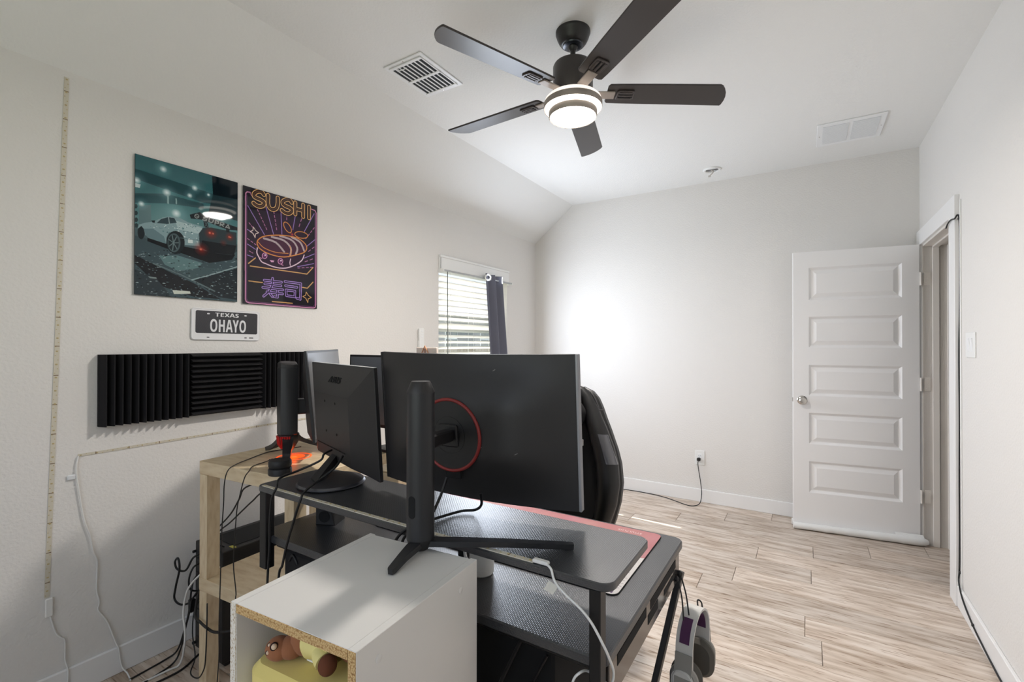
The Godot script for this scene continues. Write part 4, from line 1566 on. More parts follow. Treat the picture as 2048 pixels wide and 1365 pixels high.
	# black cable clipped round the door casing and along the baseboard
	var bc := wire("wall_cable", "thin black cable clipped down beside the door casing and along the baseboard", "cable", [Vector3(3.05, 1.985, -3.412), Vector3(3.052, 2.002, -3.39), Vector3(3.054, 2.012, -3.34), Vector3(3.058, 2.006, -3.285), Vector3(3.075, 1.99, -3.270), Vector3(3.0755, 1.585, -3.272), Vector3(3.0755, 1.38, -3.286), Vector3(3.0755, 1.224, -3.290), Vector3(3.0755, 0.991, -3.284), Vector3(3.0755, 0.649, -3.290), Vector3(3.0755, 0.357, -3.290), Vector3(3.072, 0.20, -3.282), Vector3(3.066, 0.135, -3.262), Vector3(3.0625, 0.085, -3.17), Vector3(3.0625, 0.045, -3.01), Vector3(3.0625, 0.028, -2.86), Vector3(3.0625, 0.018, -2.73), Vector3(3.0625, 0.012, -2.55), Vector3(3.0625, 0.010, -1.9)], 0.0036, M.cable_black)
	for c in [Vector3(3.074, 2.004, -3.272), Vector3(3.073, 0.185, -3.278), Vector3(3.0625, 0.046, -3.01)]:
		st = begin()
		box(st, c, Vector3(0.010, 0.014, 0.016), 0.003)
		part("clip", st, M.cable_black, bc)
	# corner raceway strip between casing and wall
	var rc := structure("trim_2")
	st = begin()
	bb(st, Vector3(RW - 0.006, 0.11, -3.268), Vector3(RW, 2.10, -3.256), 0.001)
	part("raceway", st, M.white, rc)


func led_tape(called: String, label: String, pts: Array, wdir: Vector3, w: float):
	var t := thing(called, label, "led strip")
	var st := begin()
	band(st, pts, wdir, w, 0.002)
	part("tape", st, M.strip, t)
	st = begin()
	var n := 0
	for i in pts.size() - 1:
		var a: Vector3 = pts[i]
		var b: Vector3 = pts[i + 1]
		var m := int(a.distance_to(b) / 0.0165)
		var along := (b - a).normalized()
		var nrm := along.cross(wdir).normalized()
		if nrm.x + nrm.y < 0:
			nrm = -nrm
		for k in m:
			var c := a.lerp(b, (k + 0.5) / m) + nrm * 0.0015
			var xf := Transform3D(Basis(along, nrm, along.cross(nrm)), c)
			if n % 3 == 0:
				box(st, Vector3.ZERO, Vector3(0.005, 0.0016, w * 0.42), 0.0004, xf)
			else:
				box(st, Vector3(0, 0, w * (0.28 if n % 2 == 0 else -0.25)), Vector3(0.0025, 0.0010, w * 0.22), 0.0, xf)
			n += 1
	part("led_chips", st, M.strip_chip, t, "stuff")
	st = begin()
	for i in pts.size() - 1:
		var a: Vector3 = pts[i]
		var b: Vector3 = pts[i + 1]
		var m := int(a.distance_to(b) / 0.1)
		var along := (b - a).normalized()
		var nrm := along.cross(wdir).normalized()
		if nrm.x + nrm.y < 0:
			nrm = -nrm
		for k in m:
			box(st, Vector3.ZERO, Vector3(0.003, 0.0006, w * 0.96), 0.0, Transform3D(Basis(along, nrm, along.cross(nrm)), a.lerp(b, (k + 0.5) / m) + nrm * 0.0011))
	part("cut_mark", st, mat(rgb8(128, 108, 84), 0.5), t, "stuff")
	return t


func wire(called: String, label: String, cat: String, pts: Array, r: float, m: Material, group := "") -> Node3D:
	var t := thing(called, label, cat, Vector3.ZERO, 0.0, group)
	var st := begin()
	tube(st, spline(pts, 7), r, 8)
	part("cord", st, m, t)
	return t


# ---------------------------------------------------------------- furniture
func build_tables():
	var low := thing("side_table", "birch effect square side table on the floor, under its twin", "side table", Vector3(0.410, 0, -0.912), deg_to_rad(4.0), "stacked birch side tables")
	var st := begin()
	bb(st, Vector3(0, 0.40, -0.55), Vector3(0.55, 0.45, 0), 0.0015)
	part("tabletop", st, M.birch, low)
	for x in [0.0, 0.5]:
		for z in [0.0, -0.5]:
			st = begin()
			bb(st, Vector3(x + 0.001, 0, z - 0.051), Vector3(x + 0.049, 0.399, z - 0.001), 0.0012)
			part("leg", st, M.birch_leg, low)
	var up := low.duplicate()
	up.name = "side_table"
	add_child(up, true)
	up.position.y = 0.45
	tag(up, "birch effect square side table standing on its twin, carrying the red lit monitor", "side table", "stacked birch side tables")
	# wooden box on the desk behind the monitors
	var wb := thing("wooden_box", "small birch box on the desk behind the round base monitor", "box", Vector3(1.06, 0.78, -1.31))
	st = begin()
	bb(st, Vector3(-0.075, 0.0005, -0.06), Vector3(0.075, 0.09, 0.06), 0.003)
	part("body", st, M.birch, wb)
	st = begin()
	bb(st, Vector3(-0.072, 0.0905, -0.057), Vector3(0.072, 0.098, 0.057), 0.002)
	part("lid", st, M.birch, wb)


func build_desk():
	var d := thing("gaming_desk", "black carbon look gaming desk with a raised monitor shelf along its back", "desk")
	var st := begin()
	slab(st, rrect(1.115, 0.64, 0.030, 8, Vector2(1.5425, -1.138)), 0.758, 0.780, 0.003)
	part("desktop", st, M.desk, d)
	st = begin()
	var o := rrect(1.115, 0.245, 0.026, 8, Vector2(1.5605, -0.9185))
	# the front corner of the shelf is cut with a larger radius
	slab(st, o, 0.914, 0.930, 0.002)
	part("riser_shelf", st, M.desk, d)
	st = begin()
	bb(st, Vector3(2.074, 0.0, -0.829), Vector3(2.096, 0.914, -0.800), 0.002)
	part("riser_post", st, M.steel_black, d)
	st = begin()
	bb(st, Vector3(1.018, 0.685, -0.829), Vector3(1.050, 0.914, -0.800), 0.002)
	part("riser_post", st, M.steel_black, d)
	for x in [1.05, 1.62]:
		st = begin()
		bb(st, Vector3(x - 0.015, 0.780, -1.030), Vector3(x + 0.015, 0.914, -1.010), 0.002)
		part("riser_post", st, M.steel_black, d)
	# side rails, slanted legs and feet
	st = begin()
	var top := Vector3(2.100, 0.70, -1.416)
	var foot := Vector3(1.985, 0.03, -1.185)
	var ax := (top - foot).normalized()
	var sx := Vector3.RIGHT.cross(ax).normalized()
	box(st, Vector3.ZERO, Vector3(0.016, top.distance_to(foot), 0.030), 0.002, Transform3D(Basis(sx.cross(ax) * -1.0, ax, sx), (top + foot) * 0.5))
	part("leg", st, M.steel_black, d)
	st = begin()
	bb(st, Vector3(1.967, 0.0, -1.40), Vector3(2.003, 0.03, -0.92), 0.004)
	part("foot", st, M.steel_black, d)
	st = begin()
	bb(st, Vector3(1.012, 0.03, -1.16), Vector3(1.034, 0.757, -1.12), 0.002)
	part("leg", st, M.steel_black, d)
	st = begin()
	bb(st, Vector3(1.005, 0.0, -1.40), Vector3(1.041, 0.03, -0.92), 0.004)
	part("foot", st, M.steel_black, d)
	st = begin()
	bb(st, Vector3(0.99, 0.715, -0.90), Vector3(2.08, 0.757, -0.87), 0.003)
	bb(st, Vector3(0.99, 0.715, -1.40), Vector3(2.08, 0.757, -1.37), 0.003)
	part("frame_rail", st, M.steel_black, d)
	st = begin()
	bb(st, Vector3(2.086, 0.676, -1.420), Vector3(2.094, 0.757, -0.850), 0.002)
	part("side_plate", st, M.apron, d)
	for s in [[-0.895, -1.09], [-1.125, -1.375]]:
		st = begin()
		bb(st, Vector3(2.0935, 0.726, s[1]), Vector3(2.0948, 0.748, s[0]))
		part("slot", st, M.void, d)
	for s in [[0.703, 0.717, -1.36, -1.25], [0.700, 0.722, -1.19, -1.105]]:
		st = begin()
		bb(st, Vector3(2.0935, s[0], s[2]), Vector3(2.0948, s[1], s[3]))
		part("slot", st, M.void, d)
	st = begin()
	tube(st, [Vector3(1.905, 0.757, -0.875), Vector3(1.838, 0.613, -0.870), Vector3(1.60, 0.06, -0.865)], 0.0045, 8)
	tube(st, [Vector3(1.945, 0.700, -0.885), Vector3(1.88, 0.57, -0.885), Vector3(1.75, 0.30, -0.885)], 0.003, 8)
	part("brace_rod", st, M.steel_black, d)
	# dark block added to stand for the shade under the desk
	var c := thing("under_desk_shade_block", "black block added to darken the space under the desk", "shade_filler", Vector3(1.53, 0, -1.14))
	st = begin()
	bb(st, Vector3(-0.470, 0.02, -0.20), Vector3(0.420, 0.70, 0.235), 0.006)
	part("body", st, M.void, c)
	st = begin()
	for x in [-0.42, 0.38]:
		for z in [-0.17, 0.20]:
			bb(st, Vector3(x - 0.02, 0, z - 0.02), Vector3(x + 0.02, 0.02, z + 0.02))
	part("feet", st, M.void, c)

	# black slab added as the darkness under the back edge
	var bg := thing("desk_edge_shade_block", "black slab added to darken the gap under the back edge of the desk beside the left shelf post", "bag", Vector3(1.185, 0.36, -0.868))
	st = begin()
	slab(st, rrect(0.24, 0.052, 0.024, 6), 0.0, 0.388, 0.016)
	part("body", st, M.fabric_black, bg)
	for x in [-0.06, 0.06]:
		st = begin()
		tube(st, spline([Vector3(x - 0.02, 0.35, 0.027), Vector3(x, 0.372, 0.029), Vector3(x + 0.02, 0.35, 0.027)], 4), 0.004, 6)
		part("slab_loop", st, M.black, bg)

	# light strip along the back edge of the shelf, its lead and tag
	led_tape("led_tape", "LED light strip along the back edge of the black monitor shelf", [Vector3(1.03, 0.9312, -0.805), Vector3(1.5, 0.9312, -0.805), Vector3(1.958, 0.9312, -0.805)], Vector3(0, 0, 1), 0.0105)
	var le := wire("led_cable", "white cable with paper tag falling from the monitor shelf light strip", "cable", [Vector3(1.985, 0.9345, -0.803), Vector3(2.000, 0.931, -0.795), Vector3(2.010, 0.914, -0.790), Vector3(2.030, 0.899, -0.787), Vector3(2.064, 0.880, -0.786), Vector3(2.084, 0.858, -0.790), Vector3(2.101, 0.825, -0.797), Vector3(2.107, 0.795, -0.812), Vector3(2.107, 0.752, -0.838), Vector3(2.100, 0.725, -0.842), Vector3(2.080, 0.725, -0.842), Vector3(2.062, 0.745, -0.825), Vector3(2.055, 0.752, -0.803), Vector3(2.044, 0.735, -0.797), Vector3(2.040, 0.690, -0.800), Vector3(2.05, 0.5, -0.80), Vector3(2.04, 0.2, -0.80), Vector3(2.03, 0.004, -0.79)], 0.0024, M.cable_white)
	st = begin()
	bb(st, Vector3(1.956, 0.9312, -0.811), Vector3(1.990, 0.9385, -0.799), 0.002)
	part("connector", st, M.cable_white, le)
	st = begin()
	var tg := Transform3D(Basis(Vector3.BACK, deg_to_rad(-32)) * Basis(Vector3.UP, deg_to_rad(20)), Vector3(2.003, 0.900, -0.7885))
	box(st, Vector3(0, 0, 0), Vector3(0.020, 0.022, 0.0006), 0.0, tg)
	part("paper_tag", st, M.label, le)

	# desk mat
	var dm := thing("desk_mat", "pink illustrated desk mat lying on the desk beyond the monitor shelf", "desk mat")
	st = begin()
	var mo := rrect(0.80, 0.405, 0.020, 6, Vector2(1.642, -1.239))
	var im := paint_mat()
	var mm := mat(Color.WHITE, 0.62, 0.0, 0.35)
	mm.albedo_texture = ImageTexture.create_from_image(im)
	mm.texture_repeat = false
	slab(st, mo, 0.7803, 0.7830, 0.0005)
	part("base", st, M.black_soft, dm)
	st = begin()
	var mi := inset(mo, 0.0012)
	var tris := Geometry2D.triangulate_polygon(PackedVector2Array(mi))
	for i in range(0, tris.size(), 3):
		var q := []
		for k in 3:
			q.append(mi[tris[i + k]])
		if (q[1] - q[0]).cross(q[2] - q[0]) < 0.0:
			q.reverse()
		for k in 3:
			var p: Vector2 = q[k]
			st.set_uv(Vector2((p.x - 1.242) / 0.80, (p.y + 1.4415) / 0.405))
			st.add_vertex(Vector3(p.x, 0.7834, p.y))
	part("print", st, mm, dm)
	lettering("lettering", "STTULPLUS", 0.0105, 0.0003, Transform3D(Basis(Vector3(-1, 0, 0), Vector3(0, 0, 1), Vector3(0, 1, 0)), Vector3(1.951, 0.7838, -1.413)), mat(rgb8(232, 206, 206), 0.6), dm, false)


func paint_mat() -> Image:
	var p := Painter.new(640, 324, rgb8(176, 116, 120), [1.0 / 640, 0, 0, 0, 1.0 / 324, 0, 0, 0, 1.0])
	var r := RandomNumberGenerator.new()
	r.seed = 12
	for k in 90:
		var c: Color = [rgb8(190, 140, 146), rgb8(170, 100, 106), rgb8(186, 148, 140), rgb8(176, 122, 136)][r.randi() % 4]
		c.a = 0.45
		p.glow(r.randf_range(0, 640), r.randf_range(0, 250), r.randf_range(30, 100), c, 1.2)
	# the pale part of the picture towards the back of the desk
	p.fill([[0, 250], [200, 240], [420, 216], [560, 176], [640, 146], [640, 324], [0, 324]], rgb8(206, 202, 200))
	for k in 26:
		p.line([[r.randf_range(470, 600), 300 - k * 4], [r.randf_range(600, 636), 298 - k * 4]], 0.8, rgb8(150, 140, 146))
	for k in 4:
		p.fill([[598 + k * 9, 300], [602 + k * 9, 300], [602 + k * 9, 318], [598 + k * 9, 318]], rgb8(84, 62, 96))
	return p.img


func build_cube():
	var W := 0.281
	var D := 0.318
	var H := 0.930
	var c := thing("cube_shelf", "narrow white chipboard shelf unit with raw front edges, holding a plush toy", "shelf unit", Vector3(1.602, 0, -0.416), deg_to_rad(4.6))
	var T := 0.015
	for s in 2:
		var st := begin()
		var x := 0.0 if s == 0 else W - T
		bb(st, Vector3(x, 0, -D), Vector3(x + T, H, -0.0012), 0.0008)
		var pn := part("side_panel", st, M.melamine, c)
		st = begin()
		bb(st, Vector3(x + 0.0006, 0.001, -0.0014), Vector3(x + T - 0.0006, H - 0.001, 0.0))
		part("raw_edge", st, M.chip_pale if s == 0 else M.chip, pn)
	for y in [H, 0.60, 0.30, 0.05]:
		var st := begin()
		bb(st, Vector3(T + 0.0003, y - T - (0.0006 if y == H else 0.0), -D + 0.003), Vector3(W - T - 0.0003, y - (0.0006 if y == H else 0.0), -0.0012), 0.0008)
		var pn := part("top_panel" if y == H else "shelf_panel", st, M.melamine, c)
		st = begin()
		bb(st, Vector3(T + 0.0006, y - T, -0.0014), Vector3(W - T - 0.0006, y - 0.0012, 0.0))
		part("raw_edge", st, M.chip, pn)
	var st2 := begin()
	bb(st2, Vector3(T, 0.05, -D + 0.003), Vector3(W - T, H - T, -D + 0.007))
	part("back_panel", st2, M.melamine, c)
	for q in [Vector2(-0.045, H - 0.034), Vector2(-0.26, H - 0.034), Vector2(-0.045, 0.59)]:
		var st := begin()
		lathe(st, [Vector2(0.0065, 0.0), Vector2(0.0065, 0.0008), Vector2(0.0055, 0.0013), Vector2(0, 0.0014)], 20, Transform3D(Basis(Vector3(0, -1, 0), Vector3(1, 0, 0), Vector3(0, 0, 1)), Vector3(W, q.y, q.x)))
		part("screw_cap", st, M.melamine, c)

	# yellow cushion and plush toy inside
	var base := c.transform
	var cu := thing("cushion", "pale yellow rounded plush cushion block inside the white shelf unit", "cushion")
	cu.transform = base * Transform3D(Basis(), Vector3(0.1405, 0.6006, -0.160))
	var st := begin()
	slab(st, rrect(0.243, 0.300, 0.034, 8), 0.0, 0.2292, 0.012)
	part("cover", st, M.yellow, cu)
	st = begin()
	bb(st, Vector3(-0.030, 0.2310, 0.085), Vector3(-0.012, 0.2335, 0.100))
	part("care_label", st, M.white, cu)

	var pl := thing("plush_toy", "brown plush animal in a yellow shirt lying on the yellow cushion", "plush toy")
	pl.transform = base * Transform3D(Basis().scaled(Vector3(0.78, 0.78, 0.78)), Vector3(0.101, 0.8322, -0.080))
	st = begin()
	ball(st, Vector3(0.0, 0.042, 0.0), Vector3(0.038, 0.044, 0.050))
	part("body", st, M.plush, pl)
	st = begin()
	ball(st, Vector3(-0.045, 0.022, 0.050), Vector3(0.028, 0.023, 0.026))
	ball(st, Vector3(-0.022, 0.024, 0.034), Vector3(0.026, 0.024, 0.028))
	var leg := part("leg", st, M.plush, pl)
	st = begin()
	for q in [[Vector3(-0.038, 0.036, 0.0655), 0.0085], [Vector3(-0.053, 0.034, 0.065), 0.0055], [Vector3(-0.049, 0.024, 0.072), 0.0055], [Vector3(-0.059, 0.028, 0.066), 0.0035]]:
		ball(st, q[0], Vector3(q[1], q[1], q[1]))
	part("paw_outline", st, M.pad_dark, leg)
	st = begin()
	for q in [[Vector3(-0.0345, 0.0385, 0.0685), 0.0058], [Vector3(-0.0510, 0.0360, 0.0670), 0.0036], [Vector3(-0.0465, 0.0255, 0.0742), 0.0036]]:
		ball(st, q[0], Vector3(q[1], q[1], q[1]))
	part("paw_pad", st, M.pad_pale, leg)
	st = begin()
	ball(st, Vector3(-0.048, 0.030, -0.032), Vector3(0.026, 0.022, 0.024))
	ball(st, Vector3(-0.026, 0.034, -0.028), Vector3(0.026, 0.024, 0.024))
	part("leg", st, M.plush_dark, pl)
	st = begin()
	var g := func(u, v):
		var a: float = v * TAU
		var x: float = 0.018 + u * 0.068
		var rr: float = lerpf(0.046, 0.037, u) * (1.0 + 0.03 * sin(a * 5.0 + u * 6.0))
		return Vector3(x, 0.041 + sin(a) * rr * 0.93, cos(a) * rr * 1.05)
	grid(st, g, 10, 28, Vector3(0.05, 0.041, 0))
	part("shirt", st, M.shirt, pl)
	st = begin()
	var ar := [Vector3(0.056, 0.034, 0.026), Vector3(0.070, 0.030, 0.036), Vector3(0.082, 0.027, 0.040)]
	tube(st, spline(ar, 5), 0.019, 14)
	part("sleeve", st, M.shirt, pl)
	st = begin()
	ball(st, Vector3(0.095, 0.026, 0.044), Vector3(0.018, 0.020, 0.019))
	part("hand", st, M.plush_dark, pl)
	st = begin()
	ball(st, Vector3(0.105, 0.036, -0.02), Vector3(0.034, 0.034, 0.036))
	part("head", st, M.plush, pl)


# ---------------------------------------------------------------- monitors
func build_monitors():
	# large curved monitor, seen from behind
	var t := thing("curved_monitor", "large black curved monitor with a red ring, its back towards the room", "monitor")
	var px := Transform3D(Basis(Vector3.UP, deg_to_rad(3.0)) * Basis(Vector3.RIGHT, deg_to_rad(4.5)), Vector3(1.672, 1.148, -0.955))
	var hw := 0.298
	var hh := 0.183
	var sag := func(u: float) -> float:
		return -0.42 * (u * hw) * (u * hw)
	var st := begin()
	var back := func(a, b):
		var u: float = a * 2.0 - 1.0
		var v: float = b * 2.0 - 1.0
		var e: float = smoothstep(0.0, 0.55, 1.0 - absf(u)) * smoothstep(0.0, 0.75, 1.0 - absf(v))
		return px * Vector3(u * hw, v * hh, sag.call(u) + 0.012 + 0.042 * e)
	grid(st, back, 40, 26, Vector3.ZERO, 1, px.basis.z)
	part("rear_shell", st, M.monitor, t)
	st = begin()
	var front := func(a, b):
		var u: float = a * 2.0 - 1.0
		return px * Vector3(u * (hw - 0.006), (b * 2.0 - 1.0) * (hh - 0.006), sag.call(u) - 0.0005)
	grid(st, front, 30, 4, Vector3.ZERO, 1, -px.basis.z)
	part("screen", st, M.screen, t)
	st = begin()
	for sy in [-1.0, 1.0]:
		for i in 30:
			var u0 := i / 15.0 - 1.0
			var u1 := (i + 1) / 15.0 - 1.0
			var z0: float = sag.call(u0)
			var z1: float = sag.call(u1)
			poly(st, [px * Vector3(u0 * hw, sy * hh, z0), px * Vector3(u1 * hw, sy * hh, z1), px * Vector3(u1 * hw, sy * hh, z1 + 0.012), px * Vector3(u0 * hw, sy * hh, z0 + 0.012)], px.basis.y * sy, 4)
			poly(st, [px * Vector3(u0 * hw, sy * hh, z0), px * Vector3(u1 * hw, sy * hh, z1), px * Vector3(u1 * hw, sy * (hh - 0.006), z1 - 0.001), px * Vector3(u0 * hw, sy * (hh - 0.006), z0 - 0.001)], -px.basis.z, 5)
	part("bezel", st, M.monitor_dark, t)
	for sx in [-1.0, 1.0]:
		st = begin()
		var z0: float = sag.call(1.0)
		box(st, Vector3(sx * (hw - 0.001), 0, z0 + 0.007), Vector3(0.007, hh * 2.0, 0.016), 0.0015, px)
		part("side_edge", st, M.silver if sx > 0 else M.monitor_dark, t)
	# the ring, the mount and its small details
	var rc := px * Vector3(-0.010, -0.012, 0.0535)
	var rb := Transform3D(px.basis * Basis(Vector3.RIGHT, PI / 2), rc)
	st = begin()
	var prof := []
	for k in 13:
		var a := TAU * k / 12.0
		prof.append(Vector2(0.088 + 0.0042 * cos(a), 0.0042 * sin(a)))
	lathe(st, prof, 64, rb)
	part("red_ring", st, M.red, t)
	st = begin()
	lathe(st, [Vector2(0.03, 0.0022), Vector2(0.030, 0.0034), Vector2(0.032, 0.0034), Vector2(0.032, 0.0022)], 40, rb)
	lathe(st, [Vector2(0.045, 0.0016), Vector2(0.045, 0.0026), Vector2(0.0465, 0.0026), Vector2(0.0465, 0.0016)], 40, rb)
	part("recess_line", st, M.monitor_dark, t)
	st = begin()
	lathe(st, [Vector2(0, 0.0), Vector2(0.086, 0.0), Vector2(0.086, 0.0012), Vector2(0.0, 0.0024)], 48, rb)
	part("mount_disc", st, M.monitor_dark, t)
	st = begin()
	var col := Vector3(1.733, 0, -0.727)
	var a0 := Vector3(1.733, 1.150, -0.745)
	var a1 := rc + px.basis.z * 0.002
	var dir := (a1 - a0).normalized()
	var side := dir.cross(Vector3.UP).normalized()
	var ax := Transform3D(Basis(side, side.cross(dir) * 1.0, -dir), (a0 + a1) * 0.5)
	box(st, Vector3.ZERO, Vector3(0.030, 0.028, a0.distance_to(a1)), 0.004, ax)
	part("stand_arm", st, M.monitor_dark, t)
	st = begin()
	box(st, Vector3(0, 0, 0.004), Vector3(0.055, 0.055, 0.008), 0.003, Transform3D(px.basis, rc))
	part("mount_plate", st, M.monitor_dark, t)
	st = begin()
	box(st, Vector3(-0.008, -0.112, 0.047), Vector3(0.045, 0.020, 0.004), 0.001, px)
	part("port_bay", st, M.void, t)
	st = begin()
	for q in [[0.10, 0.145, 0.5], [0.165, -0.045, 0.45], [0.075, -0.035, 0.15]]:
		var zz: float = sag.call(q[0] / hw)
		var bu: Vector3 = back.call((q[0] / hw + 1.0) * 0.5, (q[1] / hh + 1.0) * 0.5)
		box(st, Vector3.ZERO, Vector3(0.013, 0.0016, 0.0006), 0.0, Transform3D(px.basis * Basis(Vector3.BACK, q[2]), bu + px.basis.z * 0.0002))
	part("scratch", st, mat(rgb8(120, 116, 114), 0.5), t)
	# stand column on V shaped feet
	st = begin()
	lathe(st, [Vector2(0.0, 0.958), Vector2(0.0285, 0.958), Vector2(0.0285, 1.255), Vector2(0.0285, 1.256)], 36, Transform3D(Basis(), col))
	var pole := part("stand_column", st, M.stand, t)
	st = begin()
	lathe(st, [Vector2(0.0288, 1.254), Vector2(0.0288, 1.257), Vector2(0.0200, 1.277), Vector2(0.0190, 1.2785), Vector2(0, 1.2785)], 36, Transform3D(Basis(), col))
	part("column_cap", st, M.monitor, t)
	st = begin()
	lathe(st, [Vector2(0.0, 0.934), Vector2(0.016, 0.934), Vector2(0.024, 0.944), Vector2(0.0285, 0.957), Vector2(0.0285, 0.958)], 36, Transform3D(Basis(), col))
	part("column_base", st, M.monitor_dark, t)
	st = begin()
	var sd := Vector3(0.08, 0, 0.99).normalized()
	var sp := Transform3D(Basis(Vector3.UP.cross(sd), sd, Vector3.UP.cross(sd).cross(sd)), col + Vector3(0, 1.026, 0) + sd * 0.0255)
	slab(st, rrect(0.016, 0.046, 0.0079, 6), 0.0, 0.0034, 0.0006, sp)
	part("cable_slot", st, M.void, t)
	for q in [[Vector3(1.738, 0.950, -0.712), Vector3(1.760, 0.9365, -0.618), 0.026, 0.014], [Vector3(1.742, 0.948, -0.731), Vector3(1.998, 0.9365, -0.900), 0.026, 0.016]]:
		st = begin()
		var p0: Vector3 = q[0]
		var p1: Vector3 = q[1]
		var mid := p0.lerp(p1, 0.55) + Vector3(0, 0.002, 0)
		var wd := (p1 - p0).cross(Vector3.UP).normalized()
		band(st, [p0, p0.lerp(p1, 0.2) + Vector3(0, 0.001, 0), mid, p1.lerp(p0, 0.05), p1], wd, [q[2], q[2], lerpf(q[2], q[3], 0.6), q[3], q[3] * 0.7], 0.011)
		part("foot", st, M.stand, t)

	# flat monitor on a round base, seen from behind
	var m := thing("monitor", "black flat monitor on a round brushed base, its back towards the room", "monitor")
	var mx := Transform3D(Basis(Vector3.UP, deg_to_rad(-18.7)) * Basis(Vector3.RIGHT, deg_to_rad(3.5)), Vector3(1.102, 1.122, -1.040))
	flat_panel(m, mx, 0.572, 0.330)
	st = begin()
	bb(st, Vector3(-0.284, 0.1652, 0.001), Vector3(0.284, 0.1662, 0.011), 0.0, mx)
	part("top_highlight", st, mat(rgb8(190, 190, 192), 0.35), m)  # pale strip that paints a highlight along the top edge
	lettering("lettering", "ASUS", 0.020, 0.0012, mx * Transform3D(Basis(Vector3(1.6, 0, 0), Vector3(0.30, 1, 0), Vector3(0, 0, 1)) , Vector3(0.012, 0.117, 0.0305)) * Transform3D(Basis(Vector3.RIGHT, deg_to_rad(-24)), Vector3.ZERO), M.void, m)
	st = begin()
	for k in 9:
		box(st, Vector3(-0.135 + 0.030 * k, -0.105, 0.0475), Vector3(0.024, 0.0028, 0.001), 0.0, mx)
	part("vent_slot", st, M.void, m)
	st = begin()
	for x in [-0.05, 0.05]:
		lathe(st, [Vector2(0, 0.0), Vector2(0.004, 0.0), Vector2(0.004, 0.0006), Vector2(0, 0.0006)], 10, mx * Transform3D(Basis(Vector3.RIGHT, PI / 2), Vector3(x, 0.045, 0.0475)))
		lathe(st, [Vector2(0, 0.0), Vector2(0.004, 0.0), Vector2(0.004, 0.0006), Vector2(0, 0.0006)], 10, mx * Transform3D(Basis(Vector3.RIGHT, PI / 2), Vector3(x, -0.055, 0.0475)))
	part("mount_hole", st, M.void, m)
	st = begin()
	var bc := Vector3(1.182, 0.930, -0.928)
	lathe(st, [Vector2(0, 0.0005), Vector2(0.092, 0.0005), Vector2(0.099, 0.004), Vector2(0.099, 0.007), Vector2(0.094, 0.012), Vector2(0.0, 0.013)], 56, Transform3D(Basis(), bc))
	var brushed := mat(rgb8(92, 92, 98), 0.34, 0.8)
	part("round_base", st, brushed, m)
	st = begin()
	var nz := mx.basis.z
	var n0 := bc + Vector3(0, 0.010, 0) + nz * 0.045 + mx.basis.x * -0.012
	var n1 := mx * Vector3(0.0, -0.13, 0.030)
	band(st, [n0, n0.lerp(n1, 0.5), n1], mx.basis.x, [0.052, 0.046, 0.040], 0.020)
	part("stand_neck", st, M.monitor_dark, m)

	# monitor with the red lit stand on the side table, seen edge on
	var g := thing("lit_monitor", "black monitor turned edge on, on a tall angular stand with red inlays", "monitor")
	var gx := Transform3D(Basis(Vector3.UP, deg_to_rad(-48.7)) * Basis(Vector3.RIGHT, deg_to_rad(5.5)), Vector3(0.600, 1.150, -1.350))
	flat_panel(g, gx, 0.600, 0.356, 0.010, 0.050)
	st = begin()
	var cx := Transform3D(Basis(Vector3.UP, deg_to_rad(-30)), Vector3(0.632, 0, -1.140))
	var oc := [Vector2(-0.034, 0.030), Vector2(-0.044, 0.006), Vector2(-0.036, -0.032), Vector2(0.036, -0.032), Vector2(0.044, 0.006), Vector2(0.034, 0.030), Vector2(0.0, 0.042)]
	slab(st, oc, 0.990, 1.262, 0.004, cx)
	part("stand_column", st, M.stand, g)
	st = begin()
	var tp := []
	for p in oc:
		tp.append(p * 0.97)
	var shear := Transform3D(Basis(Vector3(1, -0.10, 0), Vector3.UP, Vector3(0, 0.05, 1)), Vector3.ZERO)
	slab(st, tp, 1.250, 1.280, 0.005, cx * shear)
	part("column_cap", st, M.monitor, g)
	st = begin()
	box(st, Vector3(0.0, 1.10, -0.055), Vector3(0.05, 0.06, 0.08), 0.004, cx)
	part("stand_arm", st, M.stand, g)
	st = begin()
	lathe(st, [Vector2(0.018, 0.925), Vector2(0.038, 0.955), Vector2(0.043, 0.985), Vector2(0.040, 0.992), Vector2(0, 0.992)], 7, cx)
	part("stand_neck", st, M.monitor_dark, g)
	for a in [[-150.0, 0.0], [80.0, 0.0], [20.0, 0.0]]:
		for k in 5:
			st = begin()
			var aa := deg_to_rad(a[0] + (k - 2) * 11.0)
			tube(st, [cx * Vector3(cos(aa) * 0.0425, 0.986, sin(aa) * 0.0425), cx * Vector3(cos(aa) * 0.0385, 0.955, sin(aa) * 0.0385), cx * Vector3(cos(aa) * 0.027, 0.936, sin(aa) * 0.027)], 0.0036, 6)
			part("red_inlay", st, M.red_glow, g)
	for q in [Vector3(0.468, 0.909, -1.150), Vector3(0.800, 0.909, -1.020), Vector3(0.66, 0.909, -1.33)]:
		st = begin()
		var p0 := cx * Vector3(0, 0.958, 0)
		var o0 := (Vector3(q.x, 0.955, q.z) - p0)
		o0.y = 0
		o0 = o0.normalized()
		var pts := spline([p0 + o0 * 0.022 + Vector3(0, 0.030, 0), p0 + o0 * 0.050 + Vector3(0, 0.004, 0), p0.lerp(q, 0.62) + Vector3(0, 0.004, 0), q + Vector3(0, 0.001, 0)], 4)
		var ws := []
		for i in pts.size():
			ws.append(lerpf(0.046, 0.020, float(i) / (pts.size() - 1)))
		band(st, pts, o0.cross(Vector3.UP).normalized(), ws, 0.016)
		part("foot", st, M.stand, g)
	st = begin()
	box(st, Vector3(0.037, 1.055, -0.010), Vector3(0.003, 0.030, 0.012), 0.001, cx)
	part("blue_led", st, M.blue_led, g)
	# glowing rings laid on the table top to imitate light from the stand
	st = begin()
	var ring := []
